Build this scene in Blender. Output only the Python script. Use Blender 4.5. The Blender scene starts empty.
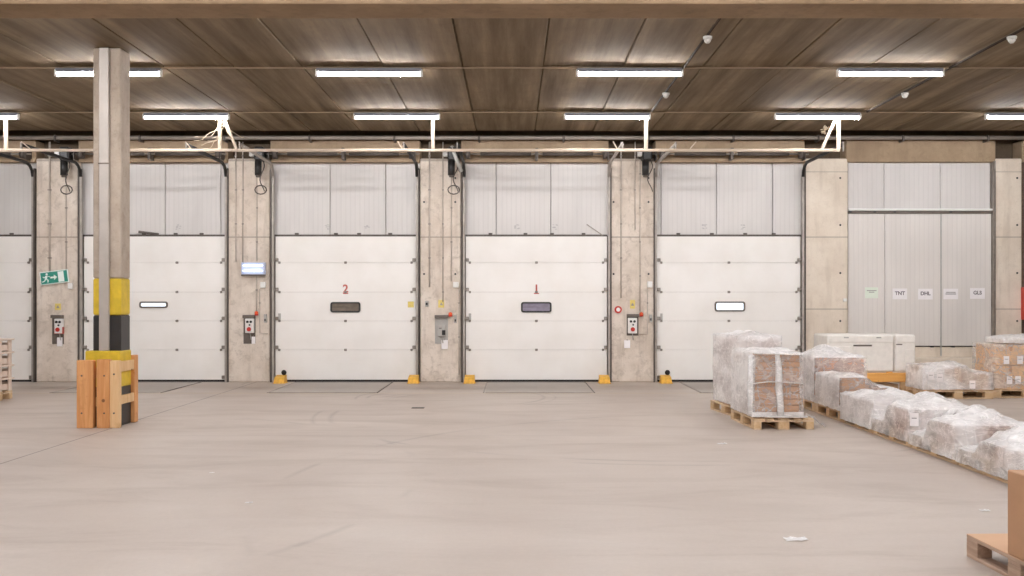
import bpy, math, random
from mathutils import Vector, noise, Matrix
R = random.Random(7)
sc = bpy.context.scene
COL = sc.collection
CX, CY, F, CAMH = 513.0, 300.0, 1000.0, 1.71
ZW = 20.83                                   # distance to the front of the wall piers

def wx(px, z=ZW): return (px - CX) * z / F
def wh(py, z=ZW): return CAMH - (py - CY) * z / F
def srgb(r, g, b):
    f = lambda c: (c / 255 / 12.92) if c / 255 <= .04045 else ((c / 255 + .055) / 1.055) ** 2.4
    return (f(r), f(g), f(b), 1)

# ------------------------------------------------------------------ materials
def nodes_of(name):
    m = bpy.data.materials.new(name); m.use_nodes = True
    nt = m.node_tree; nt.nodes.clear()
    out = nt.nodes.new('ShaderNodeOutputMaterial')
    return m, nt, out

def N(nt, t, **kw):
    n = nt.nodes.new(t)
    for k, v in kw.items():
        if k in n.inputs: n.inputs[k].default_value = v
        else: setattr(n, k, v)
    return n

def coords(nt, scale=(1, 1, 1), rot=(0, 0, 0)):
    tc = nt.nodes.new('ShaderNodeTexCoord'); mp = nt.nodes.new('ShaderNodeMapping')
    mp.inputs['Scale'].default_value = scale; mp.inputs['Rotation'].default_value = rot
    nt.links.new(tc.outputs['Object'], mp.inputs['Vector'])
    return mp.outputs[0]

def mixc(nt, fac, a, b, mode='MIX'):
    n = nt.nodes.new('ShaderNodeMix'); n.data_type = 'RGBA'; n.blend_type = mode
    for sock, v in ((n.inputs[0], fac), (n.inputs[6], a), (n.inputs[7], b)):
        if hasattr(v, 'default_value'): nt.links.new(v, sock)
        else: sock.default_value = v
    return n.outputs[2]

def ramp(nt, src, p0, p1, c0=(0, 0, 0, 1), c1=(1, 1, 1, 1)):
    r = nt.nodes.new('ShaderNodeValToRGB')
    r.color_ramp.elements[0].position = p0; r.color_ramp.elements[0].color = c0
    r.color_ramp.elements[1].position = p1; r.color_ramp.elements[1].color = c1
    nt.links.new(src, r.inputs[0]); return r.outputs[0]

def noise_out(nt, vec, scale, detail=4, rough=.55, dist=0):
    n = N(nt, 'ShaderNodeTexNoise', Scale=scale, Detail=detail, Roughness=rough, Distortion=dist)
    nt.links.new(vec, n.inputs['Vector']); return n.outputs[0]

def bump(nt, h, strength, dist, bs):
    b = N(nt, 'ShaderNodeBump', Strength=strength, Distance=dist)
    nt.links.new(h, b.inputs['Height']); nt.links.new(b.outputs[0], bs.inputs['Normal'])

def mat(name, c, rough=.5, metal=0, var=.12, scale=6, stretch=(1, 1, 1), bumps=0, spec=.5, detail=4):
    """a surface with a little procedural variation in colour"""
    m, nt, out = nodes_of(name)
    bs = N(nt, 'ShaderNodeBsdfPrincipled', Roughness=rough, Metallic=metal)
    bs.inputs['Specular IOR Level'].default_value = spec
    v = coords(nt, stretch)
    n = noise_out(nt, v, scale, detail)
    dark = tuple(x * (1 - var) for x in c[:3]) + (1,); light = tuple(min(1, x * (1 + var)) for x in c[:3]) + (1,)
    nt.links.new(ramp(nt, n, .3, .7, dark, light), bs.inputs['Base Color'])
    if bumps: bump(nt, n, bumps, .02, bs)
    nt.links.new(bs.outputs[0], out.inputs[0])
    return m

def mat_emit(name, c, s):
    m, nt, out = nodes_of(name)
    e = N(nt, 'ShaderNodeEmission', Color=c, Strength=s)
    nt.links.new(e.outputs[0], out.inputs[0]); return m

def mat_concrete(name, base, stain, low, lines=(), blot=1.0):
    m, nt, out = nodes_of(name)
    bs = N(nt, 'ShaderNodeBsdfPrincipled', Roughness=.85)
    v = coords(nt)
    a = noise_out(nt, v, 1.6, 7, .68)
    b = noise_out(nt, coords(nt, (3, 3, .35)), 1.6, 5, .6)
    c = noise_out(nt, v, 30, 4, .65)
    e = noise_out(nt, v, 6.5, 5, .7, .5)
    col = mixc(nt, ramp(nt, a, .38, .62), base, stain)
    col = mixc(nt, ramp(nt, b, .52, .8, (0, 0, 0, 1), (.7, .7, .7, 1)), col, low)
    col = mixc(nt, ramp(nt, e, .52, .70, (0, 0, 0, 1), (.5 * blot, .5 * blot, .5 * blot, 1)), col, low)
    col = mixc(nt, ramp(nt, c, .60, .70, (0, 0, 0, 1), (.45, .45, .45, 1)), col, low)
    sep = N(nt, 'ShaderNodeSeparateXYZ'); nt.links.new(v, sep.inputs[0])
    for z, w, k in lines:
        d = N(nt, 'ShaderNodeMath', operation='SUBTRACT'); nt.links.new(sep.outputs['Z'], d.inputs[0]); d.inputs[1].default_value = z
        ab = N(nt, 'ShaderNodeMath', operation='ABSOLUTE'); nt.links.new(d.outputs[0], ab.inputs[0])
        f = ramp(nt, ab.outputs[0], w * .4, w, (k, k, k, 1), (0, 0, 0, 1))
        col = mixc(nt, f, col, tuple(x * .6 for x in low[:3]) + (1,))
    nt.links.new(col, bs.inputs['Base Color'])
    bump(nt, c, .25, .01, bs)
    nt.links.new(bs.outputs[0], out.inputs[0]); return m

def mat_floor():
    m, nt, out = nodes_of('polished_concrete')
    bs = N(nt, 'ShaderNodeBsdfPrincipled')
    v = coords(nt)
    a = noise_out(nt, v, .33, 6, .6, .6)
    b = noise_out(nt, coords(nt, (.45, 1.5, 1), (0, 0, .35)), .9, 7, .65, 1.0)
    c = noise_out(nt, v, 26, 3, .6)
    col = mixc(nt, ramp(nt, a, .36, .66), srgb(*FLOOR_A), srgb(*FLOOR_B))
    col = mixc(nt, ramp(nt, b, .5, .8, (0, 0, 0, 1), (.55, .55, .55, 1)), col, srgb(*FLOOR_C))
    col = mixc(nt, ramp(nt, c, .3, .8, (0, 0, 0, 1), (.12, .12, .12, 1)), col, srgb(140, 126, 114))
    # tyre arcs: rings broken up by noise
    gate = ramp(nt, noise_out(nt, v, .55, 3), .50, .60)
    for (x, y, r, w, k) in ((-1.0, 17.6, 1.55, .05, .35), (-1.0, 17.6, 1.75, .04, .3), (1.9, 15.2, 4.6, .06, .28), (1.9, 15.2, 4.85, .05, .24),
                            (-6.5, 9.5, 5.6, .06, .25), (4.0, 9.0, 6.2, .06, .22), (-2.9, 20.6, 2.6, .05, .3), (.9, 20.9, 2.4, .05, .3)):
        s = N(nt, 'ShaderNodeVectorMath', operation='SUBTRACT'); nt.links.new(v, s.inputs[0]); s.inputs[1].default_value = (x, y, 0)
        l = N(nt, 'ShaderNodeVectorMath', operation='LENGTH'); nt.links.new(s.outputs[0], l.inputs[0])
        d = N(nt, 'ShaderNodeMath', operation='SUBTRACT'); nt.links.new(l.outputs['Value'], d.inputs[0]); d.inputs[1].default_value = r
        ab = N(nt, 'ShaderNodeMath', operation='ABSOLUTE'); nt.links.new(d.outputs[0], ab.inputs[0])
        f = ramp(nt, ab.outputs[0], 0, w, (k, k, k, 1), (0, 0, 0, 1))
        f = mixc(nt, 1.0, f, gate, 'MULTIPLY')
        col = mixc(nt, f, col, srgb(96, 86, 78))
    sep = N(nt, 'ShaderNodeSeparateXYZ'); nt.links.new(v, sep.inputs[0])
    for axis, pos, w, cc, k in (('X', -5.35, .012, (88, 78, 70), .8), ('X', 6.9, .012, (110, 98, 88), .6), ('Y', 18.35, .05, (186, 164, 118), .55), ('Y', 12.6, .010, (120, 108, 98), .35)):
        d = N(nt, 'ShaderNodeMath', operation='SUBTRACT'); nt.links.new(sep.outputs[axis], d.inputs[0]); d.inputs[1].default_value = pos
        ab = N(nt, 'ShaderNodeMath', operation='ABSOLUTE'); nt.links.new(d.outputs[0], ab.inputs[0])
        f = ramp(nt, ab.outputs[0], w * .7, w, (k, k, k, 1), (0, 0, 0, 1))
        col = mixc(nt, f, col, srgb(*cc))
    nt.links.new(col, bs.inputs['Base Color'])
    rr = ramp(nt, b, .3, .75, (.42, .42, .42, 1), (.62, .62, .62, 1))
    nt.links.new(rr, bs.inputs['Roughness'])
    bs.inputs['Specular IOR Level'].default_value = .4
    bump(nt, a, .05, .02, bs)
    nt.links.new(bs.outputs[0], out.inputs[0]); return m

def mat_ceiling():
    m, nt, out = nodes_of('board_marked_concrete')
    bs = N(nt, 'ShaderNodeBsdfPrincipled', Roughness=.9); bs.inputs['Specular IOR Level'].default_value = .05
    v = coords(nt)
    a = noise_out(nt, coords(nt, (3.2, .16, 1)), 1.3, 6, .65)
    b = noise_out(nt, v, 2.2, 7, .7)
    c = noise_out(nt, coords(nt, (9, .9, 1)), 2.0, 6, .7)
    col = mixc(nt, ramp(nt, a, .33, .68), srgb(*CEIL_A), srgb(*CEIL_B))
    col = mixc(nt, ramp(nt, b, .45, .75, (0, 0, 0, 1), (.6, .6, .6, 1)), col, srgb(*CEIL_C))
    col = mixc(nt, ramp(nt, c, .56, .75, (0, 0, 0, 1), (.35, .35, .35, 1)), col, srgb(66, 53, 40))
    nt.links.new(col, bs.inputs['Base Color'])
    bump(nt, c, .2, .02, bs)
    nt.links.new(bs.outputs[0], out.inputs[0]); return m

def mat_cladding(name, c):
    """pale sheet-metal cladding with narrow upright ribs"""
    m, nt, out = nodes_of(name)
    bs = N(nt, 'ShaderNodeBsdfPrincipled', Roughness=.45)
    v = coords(nt)
    w = N(nt, 'ShaderNodeTexWave', wave_type='BANDS', bands_direction='X', Scale=3.2, Distortion=0)
    nt.links.new(v, w.inputs['Vector'])
    n = noise_out(nt, coords(nt, (1.5, 1.5, .4)), 1.2, 5)
    col = mixc(nt, ramp(nt, n, .35, .75), c, tuple(x * .88 for x in c[:3]) + (1,))
    col = mixc(nt, ramp(nt, w.outputs['Fac'], 0, .18, (.42, .42, .42, 1), (0, 0, 0, 1)), col, tuple(x * .82 for x in c[:3]) + (1,))
    nt.links.new(col, bs.inputs['Base Color'])
    bump(nt, ramp(nt, w.outputs['Fac'], 0, .3), .25, .004, bs)
    nt.links.new(bs.outputs[0], out.inputs[0]); return m

def mat_doorskin():
    m, nt, out = nodes_of('white_door_skin')
    bs = N(nt, 'ShaderNodeBsdfPrincipled', Roughness=.38)
    v = coords(nt)
    n = noise_out(nt, v, 1.4, 5)
    g = noise_out(nt, coords(nt, (.6, 1, 9)), 1.5, 3)
    col = mixc(nt, ramp(nt, n, .4, .8), srgb(239, 235, 230), srgb(231, 226, 219))
    nt.links.new(col, bs.inputs['Base Color'])
    w = N(nt, 'ShaderNodeTexWave', wave_type='BANDS', bands_direction='Z', Scale=5.5, Distortion=0)
    nt.links.new(v, w.inputs['Vector'])
    bump(nt, w.outputs['Fac'], .12, .004, bs)
    nt.links.new(bs.outputs[0], out.inputs[0]); return m

def mat_wood(name, a, b, c, axis='X', sc_=1.0):
    m, nt, out = nodes_of(name)
    bs = N(nt, 'ShaderNodeBsdfPrincipled', Roughness=.65)
    st = {'X': (1.2, 14, 14), 'Y': (14, 1.2, 14), 'Z': (14, 14, 1.2)}[axis]
    v = coords(nt, tuple(s * sc_ for s in st))
    g = noise_out(nt, v, 1.6, 5, .6, .8)
    k = noise_out(nt, coords(nt, (2.2, 2.2, 2.2)), 2.2, 3)
    col = mixc(nt, ramp(nt, g, .35, .68), a, b)
    col = mixc(nt, ramp(nt, k, .62, .74, (0, 0, 0, 1), (.8, .8, .8, 1)), col, c)
    vo = N(nt, 'ShaderNodeTexVoronoi', Scale=3.0, Randomness=1.0); nt.links.new(coords(nt), vo.inputs['Vector'])
    col = mixc(nt, ramp(nt, vo.outputs['Distance'], .05, .085, (.85, .85, .85, 1), (0, 0, 0, 1)), col, tuple(x * .28 for x in c[:3]) + (1,))
    nt.links.new(col, bs.inputs['Base Color'])
    bump(nt, g, .15, .01, bs)
    nt.links.new(bs.outputs[0], out.inputs[0]); return m

def mat_film(name, lo, hi, tint=(.98, .97, .965, 1)):
    """stretch film: patches of clear and milky plastic with creases and painted highlights"""
    m, nt, out = nodes_of(name)
    oi = nt.nodes.new('ShaderNodeObjectInfo')
    def vec(scale, rot):
        tc = nt.nodes.new('ShaderNodeTexCoord'); ad = N(nt, 'ShaderNodeVectorMath', operation='ADD')
        mp = nt.nodes.new('ShaderNodeMapping'); mp.inputs['Scale'].default_value = scale; mp.inputs['Rotation'].default_value = rot
        nt.links.new(tc.outputs['Object'], ad.inputs[0]); nt.links.new(oi.outputs['Location'], ad.inputs[1])
        nt.links.new(ad.outputs[0], mp.inputs['Vector']); return mp.outputs[0]
    bs = N(nt, 'ShaderNodeBsdfPrincipled', Roughness=.3, **{'Base Color': tint})
    bs.inputs['Specular IOR Level'].default_value = .5
    tl = N(nt, 'ShaderNodeBsdfTranslucent', Color=tint)
    mx0 = N(nt, 'ShaderNodeMixShader'); mx0.inputs[0].default_value = .12
    nt.links.new(bs.outputs[0], mx0.inputs[1]); nt.links.new(tl.outputs[0], mx0.inputs[2])
    tr = N(nt, 'ShaderNodeBsdfTransparent', Color=(.99, .985, .98, 1))
    mx = N(nt, 'ShaderNodeMixShader')
    n1 = noise_out(nt, vec((1, 1, 1.6), (.5, .35, .2)), 1.9, 4, .55, .5)
    n2 = noise_out(nt, vec((1, 1, 3), (.5, -.6, .2)), 2.4, 5, .6, 1.6)
    f1 = ramp(nt, n1, .36, .64, (lo, lo, lo, 1), (hi, hi, hi, 1))
    # creases and painted white highlight streaks: stretched cell borders and narrow noise bands
    wob = nt.nodes.new('ShaderNodeMix'); wob.data_type = 'VECTOR'; wob.inputs[0].default_value = .18
    nz_ = N(nt, 'ShaderNodeTexNoise', Scale=3.0, Detail=3); v3 = vec((1, 1, .55), (.35, .25, .45)); nt.links.new(v3, nz_.inputs['Vector'])
    nt.links.new(v3, wob.inputs[4]); nt.links.new(nz_.outputs['Color'], wob.inputs[5])
    vo = N(nt, 'ShaderNodeTexVoronoi', feature='DISTANCE_TO_EDGE', Scale=7.0); nt.links.new(wob.outputs[1], vo.inputs['Vector'])
    crease = ramp(nt, vo.outputs['Distance'], .0, .075, (1, 1, 1, 1), (0, 0, 0, 1))
    band = N(nt, 'ShaderNodeMath', operation='SUBTRACT'); nt.links.new(n2, band.inputs[0]); band.inputs[1].default_value = .5
    ba = N(nt, 'ShaderNodeMath', operation='ABSOLUTE'); nt.links.new(band.outputs[0], ba.inputs[0])
    highlight_streak = ramp(nt, ba.outputs[0], .0, .022, (1, 1, 1, 1), (0, 0, 0, 1))
    f2 = mixc(nt, 1.0, mixc(nt, 1.0, crease, (.10, .10, .10, 1), 'MULTIPLY'), mixc(nt, 1.0, highlight_streak, (.24, .24, .24, 1), 'MULTIPLY'), 'ADD')
    nt.links.new(mixc(nt, 1.0, f1, f2, 'ADD'), mx.inputs[0])
    nt.links.new(tr.outputs[0], mx.inputs[1]); nt.links.new(mx0.outputs[0], mx.inputs[2])
    nt.links.new(mx.outputs[0], out.inputs[0])
    hh = mixc(nt, .5, n2, crease)
    bump(nt, hh, .55, .03, bs)
    return m

FLOOR_A, FLOOR_B, FLOOR_C = (193, 180, 169), (180, 166, 155), (160, 146, 135)
CEIL_A, CEIL_B, CEIL_C = (138, 120, 97), (91, 78, 62), (108, 93, 75)
M = {}
M['floor'] = mat_floor(); M['ceiling'] = mat_ceiling()
M['pier'] = mat_concrete('pier_concrete', srgb(222, 210, 197), srgb(204, 190, 175), srgb(154, 137, 121), ((3.02, .018, .6), (4.62, .03, .5)))
M['pier_tan'] = mat_concrete('pier_concrete_tan', srgb(228, 216, 200), srgb(218, 204, 187), srgb(188, 172, 155), ((3.02, .018, .6), (1.52, .018, .6), (4.38, .014, .5)), .5)
M['lintel'] = mat_concrete('lintel_concrete', srgb(166, 144, 118), srgb(150, 128, 104), srgb(130, 110, 88))
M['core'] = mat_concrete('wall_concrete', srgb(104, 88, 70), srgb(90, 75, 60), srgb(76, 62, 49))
M['side'] = mat_concrete('side_wall_concrete', srgb(205, 190, 176), srgb(192, 177, 163), srgb(176, 160, 146))
M['beam'] = mat_concrete('beam_concrete', srgb(152, 128, 100), srgb(134, 111, 84), srgb(112, 92, 68))
M['column'] = mat_concrete('column_concrete', srgb(188, 175, 160), srgb(168, 153, 138), srgb(146, 131, 116))
M['cladding'] = mat_cladding('grey_cladding', srgb(211, 206, 202))
M['clad_low'] = mat_cladding('grey_wall_panel', srgb(226, 220, 214))
M['door'] = mat_doorskin()
M['steel'] = mat('galvanised_steel', srgb(150, 142, 134), .42, .75, .15, 9)
M['steel_pipe'] = mat('painted_grey_pipe', srgb(150, 140, 130), .5, .2, .12, 5)
M['steel_dark'] = mat('dull_dark_steel', srgb(92, 84, 78), .5, .5, .2, 8)
M['track'] = mat('track_steel', srgb(168, 160, 152), .45, .3, .18, 6)
M['black'] = mat('black_paint', srgb(34, 32, 31), .45, 0, .2, 10)
M['rubber'] = mat('black_rubber', srgb(40, 37, 35), .8, 0, .2, 12)
M['white'] = mat('white_enamel', srgb(232, 230, 226), .4, 0, .04, 6)
M['rail_white'] = mat('cream_painted_steel', srgb(198, 180, 160), .4, 0, .05, 6)
M['grey_plastic'] = mat('grey_plastic', srgb(176, 172, 166), .5, 0, .06, 8)
M['grey_dark'] = mat('dark_grey_plate', srgb(108, 98, 90), .6, .2, .15, 10)
M['red'] = mat('red_plastic', srgb(196, 52, 40), .4, 0, .08, 8)
M['orange'] = mat('orange_lens', srgb(226, 96, 54), .3, 0, .08, 8)
M['yellow'] = mat('yellow_paint', srgb(214, 182, 44), .5, 0, .12, 9)
M['yellow_steel'] = mat('worn_yellow_paint', srgb(226, 172, 62), .55, 0, .2, 14)
M['yellow_sticker'] = mat('yellow_sticker', srgb(222, 200, 110), .6, 0, .08, 30)
M['black_band'] = mat('black_column_paint', srgb(40, 37, 36), .38, 0, .2, 6)
M['channel'] = mat('aluminium_channel', srgb(176, 168, 160), .45, .3, .08, 4)
M['paper'] = mat('white_paper', srgb(240, 236, 236), .8, 0, .03, 9)
M['paper_green'] = mat('pale_green_paper', srgb(224, 232, 218), .8, 0, .03, 9)
M['ink'] = mat('grey_ink', srgb(116, 110, 112), .8, 0, .1, 30)
M['stencil'] = mat('faded_stencil', srgb(178, 173, 172), .8, 0, .1, 30)
M['ink_soft'] = mat('faded_ink', srgb(150, 144, 142), .8, 0, .15, 30)
M['ink_red'] = mat('red_ink', srgb(190, 96, 84), .6, 0, .1, 30)
M['green'] = mat('sign_green', srgb(46, 140, 122), .45, 0, .05, 8)
M['sign_white'] = mat('sign_white', srgb(232, 242, 236), .45, 0, .03, 8)
M['tube'] = mat_emit('lit_tube', (.97, .972, .995, 1), 224)
M['trap_tube'] = mat_emit('lit_bluish_tube', (.74, .83, 1, 1), 4)
M['daylight'] = mat_emit('daylit_pane', (.86, .93, 1, 1), 1.5)
M['pane_dark'] = mat('dim_pane', srgb(112, 102, 92), .2, 0, .3, 4, (1, 1, 3))
M['pane_violet'] = mat('dim_violet_pane', srgb(142, 134, 150), .2, 0, .25, 4, (1, 1, 3))
M['trap_case'] = mat('bluish_white_case', srgb(196, 204, 228), .4, 0, .05, 8)
M['leveller'] = mat('leveller_steel', srgb(174, 164, 155), .55, .1, .08, 3, (1, 4, 1))
M['fixture'] = mat('white_lamp_housing', srgb(128, 128, 136), .35, 0, .04, 6)
M['pallet_wood'] = mat_wood('raw_pallet_wood', srgb(220, 194, 162), srgb(198, 166, 130), srgb(168, 134, 100), 'X')
M['pallet_wood_y'] = mat_wood('raw_pallet_wood_across', srgb(214, 188, 154), srgb(192, 160, 124), srgb(160, 126, 94), 'Y')
M['pallet_block'] = mat_wood('pallet_block_wood', srgb(216, 186, 146), srgb(196, 160, 118), srgb(166, 130, 90), 'Y', .6)
M['guard_wood'] = mat_wood('pine_timber', srgb(222, 164, 108), srgb(200, 136, 80), srgb(186, 118, 66), 'Z', .8)
M['guard_pale'] = mat_wood('pale_pine', srgb(230, 194, 148), srgb(216, 174, 124), srgb(198, 152, 102), 'Z', .8)
M['orange_wood'] = mat_wood('amber_timber', srgb(236, 178, 98), srgb(222, 158, 78), srgb(206, 140, 66), 'X', .6)
M['collar_wood'] = mat_wood('pale_weathered_wood', srgb(234, 216, 202), srgb(220, 200, 184), srgb(200, 176, 158), 'X', .6)
M['card'] = mat('brown_cardboard', srgb(182, 140, 106), .75, 0, .07, 3, (1, 1, 2))
M['card_pink'] = mat('pinkish_cardboard', srgb(198, 154, 128), .75, 0, .07, 3, (1, 1, 2))
M['card_tan'] = mat('tan_cardboard', srgb(216, 178, 138), .75, 0, .05, 3, (1, 1, 2))
M['card_sheet'] = mat('kraft_sheet', srgb(212, 172, 138), .75, 0, .05, 3)
M['tape'] = mat('parcel_tape', srgb(176, 128, 88), .3, 0, .05, 12)
M['foam'] = mat('white_packing_foam', srgb(238, 233, 226), .75, 0, .05, 12)
M['film'] = mat_film('stretch_film', .30, .84)
M['film_clear'] = mat_film('clear_stretch_film', .05, .42)
M['film_milky'] = mat_film('milky_stretch_film', .58, .94)
M['film_band'] = mat_film('gathered_film', .50, .72)
M['cable_pale'] = mat('pale_cable', srgb(196, 176, 150), .5, 0, .08, 8)
M['conduit_pale'] = mat('beige_grey_conduit', srgb(188, 176, 164), .6, 0, .08, 6)
M['trunk'] = mat('brown_trunking', srgb(150, 128, 104), .6, 0, .1, 4)
M['conduit_dark'] = mat('dark_conduit', srgb(48, 38, 30), .9, 0, .1, 6, spec=.1)
M['old_wood'] = mat_wood('weathered_pallet_wood', srgb(196, 168, 146), srgb(164, 136, 116), srgb(128, 104, 88), 'Y')
M['brick_dark'] = mat('dark_ribbed_sheet', srgb(112, 90, 74), .6, 0, .15, 5, (1, 1, 8))

# ------------------------------------------------------------------ mesh building
class MB:
    def __init__(s): s.v, s.f, s.smooth = [], [], []
    def add(s, vs, fs, smooth=False, mtx=None):
        b = len(s.v)
        s.v += [(mtx @ Vector(p)) if mtx else Vector(p) for p in vs]
        s.f += [tuple(b + i for i in f) for f in fs]; s.smooth += [smooth] * len(fs)
        return s
    def box(s, x0, x1, y0, y1, z0, z1, c=0.0, mtx=None):
        if c <= 0:
            vs = [(x, y, z) for z in (z0, z1) for y in (y0, y1) for x in (x0, x1)]
            return s.add(vs, [(0, 2, 3, 1), (4, 5, 7, 6), (0, 1, 5, 4), (2, 6, 7, 3), (0, 4, 6, 2), (1, 3, 7, 5)], mtx=mtx)
        c = min(c, (x1 - x0) * .45, (y1 - y0) * .45, (z1 - z0) * .45)   # chamfered box
        X, Y, Z = (x0, x1), (y0, y1), (z0, z1); vs = []; idx = {}
        for i in (0, 1):
            for j in (0, 1):
                for k in (0, 1):
                    sx, sy, sz = (1, -1)[i] * c, (1, -1)[j] * c, (1, -1)[k] * c
                    for a, p in (('x', (X[i], Y[j] + sy, Z[k] + sz)), ('y', (X[i] + sx, Y[j], Z[k] + sz)), ('z', (X[i] + sx, Y[j] + sy, Z[k]))):
                        idx[i, j, k, a] = len(vs); vs.append(p)
        g = lambda i, j, k, a: idx[i, j, k, a]
        fs = []
        for i in (0, 1):
            q = [g(i, 0, 0, 'x'), g(i, 1, 0, 'x'), g(i, 1, 1, 'x'), g(i, 0, 1, 'x')]; fs.append(tuple(q if i else q[::-1]))
            q = [g(0, i, 0, 'y'), g(0, i, 1, 'y'), g(1, i, 1, 'y'), g(1, i, 0, 'y')]; fs.append(tuple(q if i else q[::-1]))
            q = [g(0, 0, i, 'z'), g(1, 0, i, 'z'), g(1, 1, i, 'z'), g(0, 1, i, 'z')]; fs.append(tuple(q if i else q[::-1]))
        for i in (0, 1):
            for j in (0, 1):
                fl = (i + j) % 2 == 0
                q = [g(i, j, 0, 'x'), g(i, j, 1, 'x'), g(i, j, 1, 'y'), g(i, j, 0, 'y')]; fs.append(tuple(q if fl else q[::-1]))
                q = [g(i, 0, j, 'x'), g(i, 1, j, 'x'), g(i, 1, j, 'z'), g(i, 0, j, 'z')]; fs.append(tuple(q if not fl else q[::-1]))
                q = [g(0, i, j, 'y'), g(1, i, j, 'y'), g(1, i, j, 'z'), g(0, i, j, 'z')]; fs.append(tuple(q if fl else q[::-1]))
                for k in (0, 1):
                    t = (g(i, j, k, 'x'), g(i, j, k, 'y'), g(i, j, k, 'z')); fs.append(t if (i + j + k) % 2 else t[::-1])
        return s.add(vs, fs, mtx=mtx)
    def tube(s, pts, r, n=8, caps=True, flat=1.0):
        pts = [Vector(p) for p in pts]; vs = []; fs = []
        up = None
        for i, p in enumerate(pts):
            t = (pts[min(i + 1, len(pts) - 1)] - pts[max(i - 1, 0)]).normalized()
            if up is None:
                up = Vector((0, 0, 1)) if abs(t.z) < .9 else Vector((0, 1, 0))
            a = t.cross(up).normalized(); b = a.cross(t).normalized(); up = b
            rr = r[i] if isinstance(r, (list, tuple)) else r
            for k in range(n):
                th = 2 * math.pi * k / n
                vs.append(p + a * math.cos(th) * rr + b * math.sin(th) * rr * flat)
        for i in range(len(pts) - 1):
            for k in range(n):
                k2 = (k + 1) % n
                fs.append((i * n + k, i * n + k2, (i + 1) * n + k2, (i + 1) * n + k))
        s.add(vs, fs, n > 4)
        if caps:
            b = len(s.v) - len(vs); m = len(pts) - 1
            s.f.append(tuple(b + k for k in range(n))[::-1]); s.smooth.append(False)
            s.f.append(tuple(b + m * n + k for k in range(n))); s.smooth.append(False)
        return s
    def bar(s, a, b, w, h):
        """square bar from a to b"""
        a, b = Vector(a), Vector(b); t = (b - a).normalized()
        up = Vector((0, 0, 1)) if abs(t.z) < .95 else Vector((0, 1, 0))
        u = t.cross(up).normalized() * w / 2; v = u.cross(t).normalized() * h / 2
        vs = [p + i * u + j * v for p in (a, b) for i, j in ((-1, -1), (1, -1), (1, 1), (-1, 1))]
        return s.add(vs, [(3, 2, 1, 0), (4, 5, 6, 7), (0, 1, 5, 4), (1, 2, 6, 5), (2, 3, 7, 6), (3, 0, 4, 7)])
    def ball(s, c, r, n=10, m=6, sz=1.0):
        vs, fs = [], []
        for i in range(m + 1):
            ph = math.pi * i / m
            for k in range(n):
                th = 2 * math.pi * k / n
                vs.append((c[0] + r * math.sin(ph) * math.cos(th), c[1] + r * math.sin(ph) * math.sin(th), c[2] + r * sz * math.cos(ph)))
        for i in range(m):
            for k in range(n):
                fs.append((i * n + k, (i + 1) * n + k, (i + 1) * n + (k + 1) % n, i * n + (k + 1) % n))
        return s.add(vs, fs, True)
    def prism(s, poly, y0, y1):
        """outline in x-z pushed from y0 to y1"""
        n = len(poly)
        vs = [(x, y0, z) for x, z in poly] + [(x, y1, z) for x, z in poly]
        return s.add(vs, [tuple(range(n)), tuple(range(2 * n - 1, n - 1, -1))] + [(i, i + n, (i + 1) % n + n, (i + 1) % n) for i in range(n)])
    def build(s, name, m, parent=None):
        o_ = parent_loc(parent) if parent else Vector((0, 0, 0))
        me = bpy.data.meshes.new(name)
        me.from_pydata([tuple(Vector(p) - o_) for p in s.v], [], s.f)
        me.polygons.foreach_set('use_smooth', s.smooth)
        me.materials.append(m if not isinstance(m, str) else M[m]); me.update()
        o = bpy.data.objects.new(name, me); COL.objects.link(o)
        if parent: o.parent = parent
        return o

def parent_loc(p):
    v = Vector((0, 0, 0))
    while p is not None:
        v += p.location; p = p.parent
    return v

def tag(o, label=None, cat=None, group=None, kind=None):
    if label: o['label'] = label
    if cat: o['category'] = cat
    if group: o['group'] = group
    if kind: o['kind'] = kind
    return o

def empty(name, loc=(0, 0, 0)):
    o = bpy.data.objects.new(name, None); o.location = loc; o.empty_display_size = .1
    COL.objects.link(o); return o

def children(o): return [c for c in bpy.data.objects if c.parent is o]
def copy_tree(o, loc=None, rz=None, label=None, kids=None):
    kids = kids if kids is not None else {}
    c = o.copy(); COL.objects.link(c)
    if loc is not None: c.location = loc
    if rz is not None: c.rotation_euler = (0, 0, rz)
    if label: c['label'] = label
    for ch in children(o):
        d = ch.copy(); COL.objects.link(d); d.parent = c
        for g in children(ch):
            e = g.copy(); COL.objects.link(e); e.parent = d
    return c

def struct(o, label=None, cat=None): return tag(o, label, cat, kind='structure')

def text_mesh(txt, size, name, m, parent, loc, bold=0.0):
    cu = bpy.data.curves.new(name, 'FONT'); cu.body = txt; cu.size = size; cu.align_x = 'CENTER'; cu.align_y = 'CENTER'
    cu.extrude = .0008; cu.offset = bold
    t = bpy.data.objects.new(name, cu); COL.objects.link(t)
    bpy.context.view_layer.update()
    me = bpy.data.meshes.new_from_object(t.evaluated_get(bpy.context.evaluated_depsgraph_get()))
    bpy.data.objects.remove(t)
    me.transform(Matrix.Rotation(math.pi / 2, 4, 'X')); me.materials.clear(); me.materials.append(M[m])
    o = bpy.data.objects.new(name, me); COL.objects.link(o); o.parent = parent
    o.location = Vector(loc) - parent_loc(parent); return o

# ------------------------------------------------------------------ room shell
XL, XR, YB, YE, HC = -16.5, 16.5, -9.0, 20.28, 5.14
struct(MB().box(XL, XR, YB, 21.6, -.2, 0).build('floor', 'floor'), 'smooth grey-beige polished concrete warehouse floor', 'floor')
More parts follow.
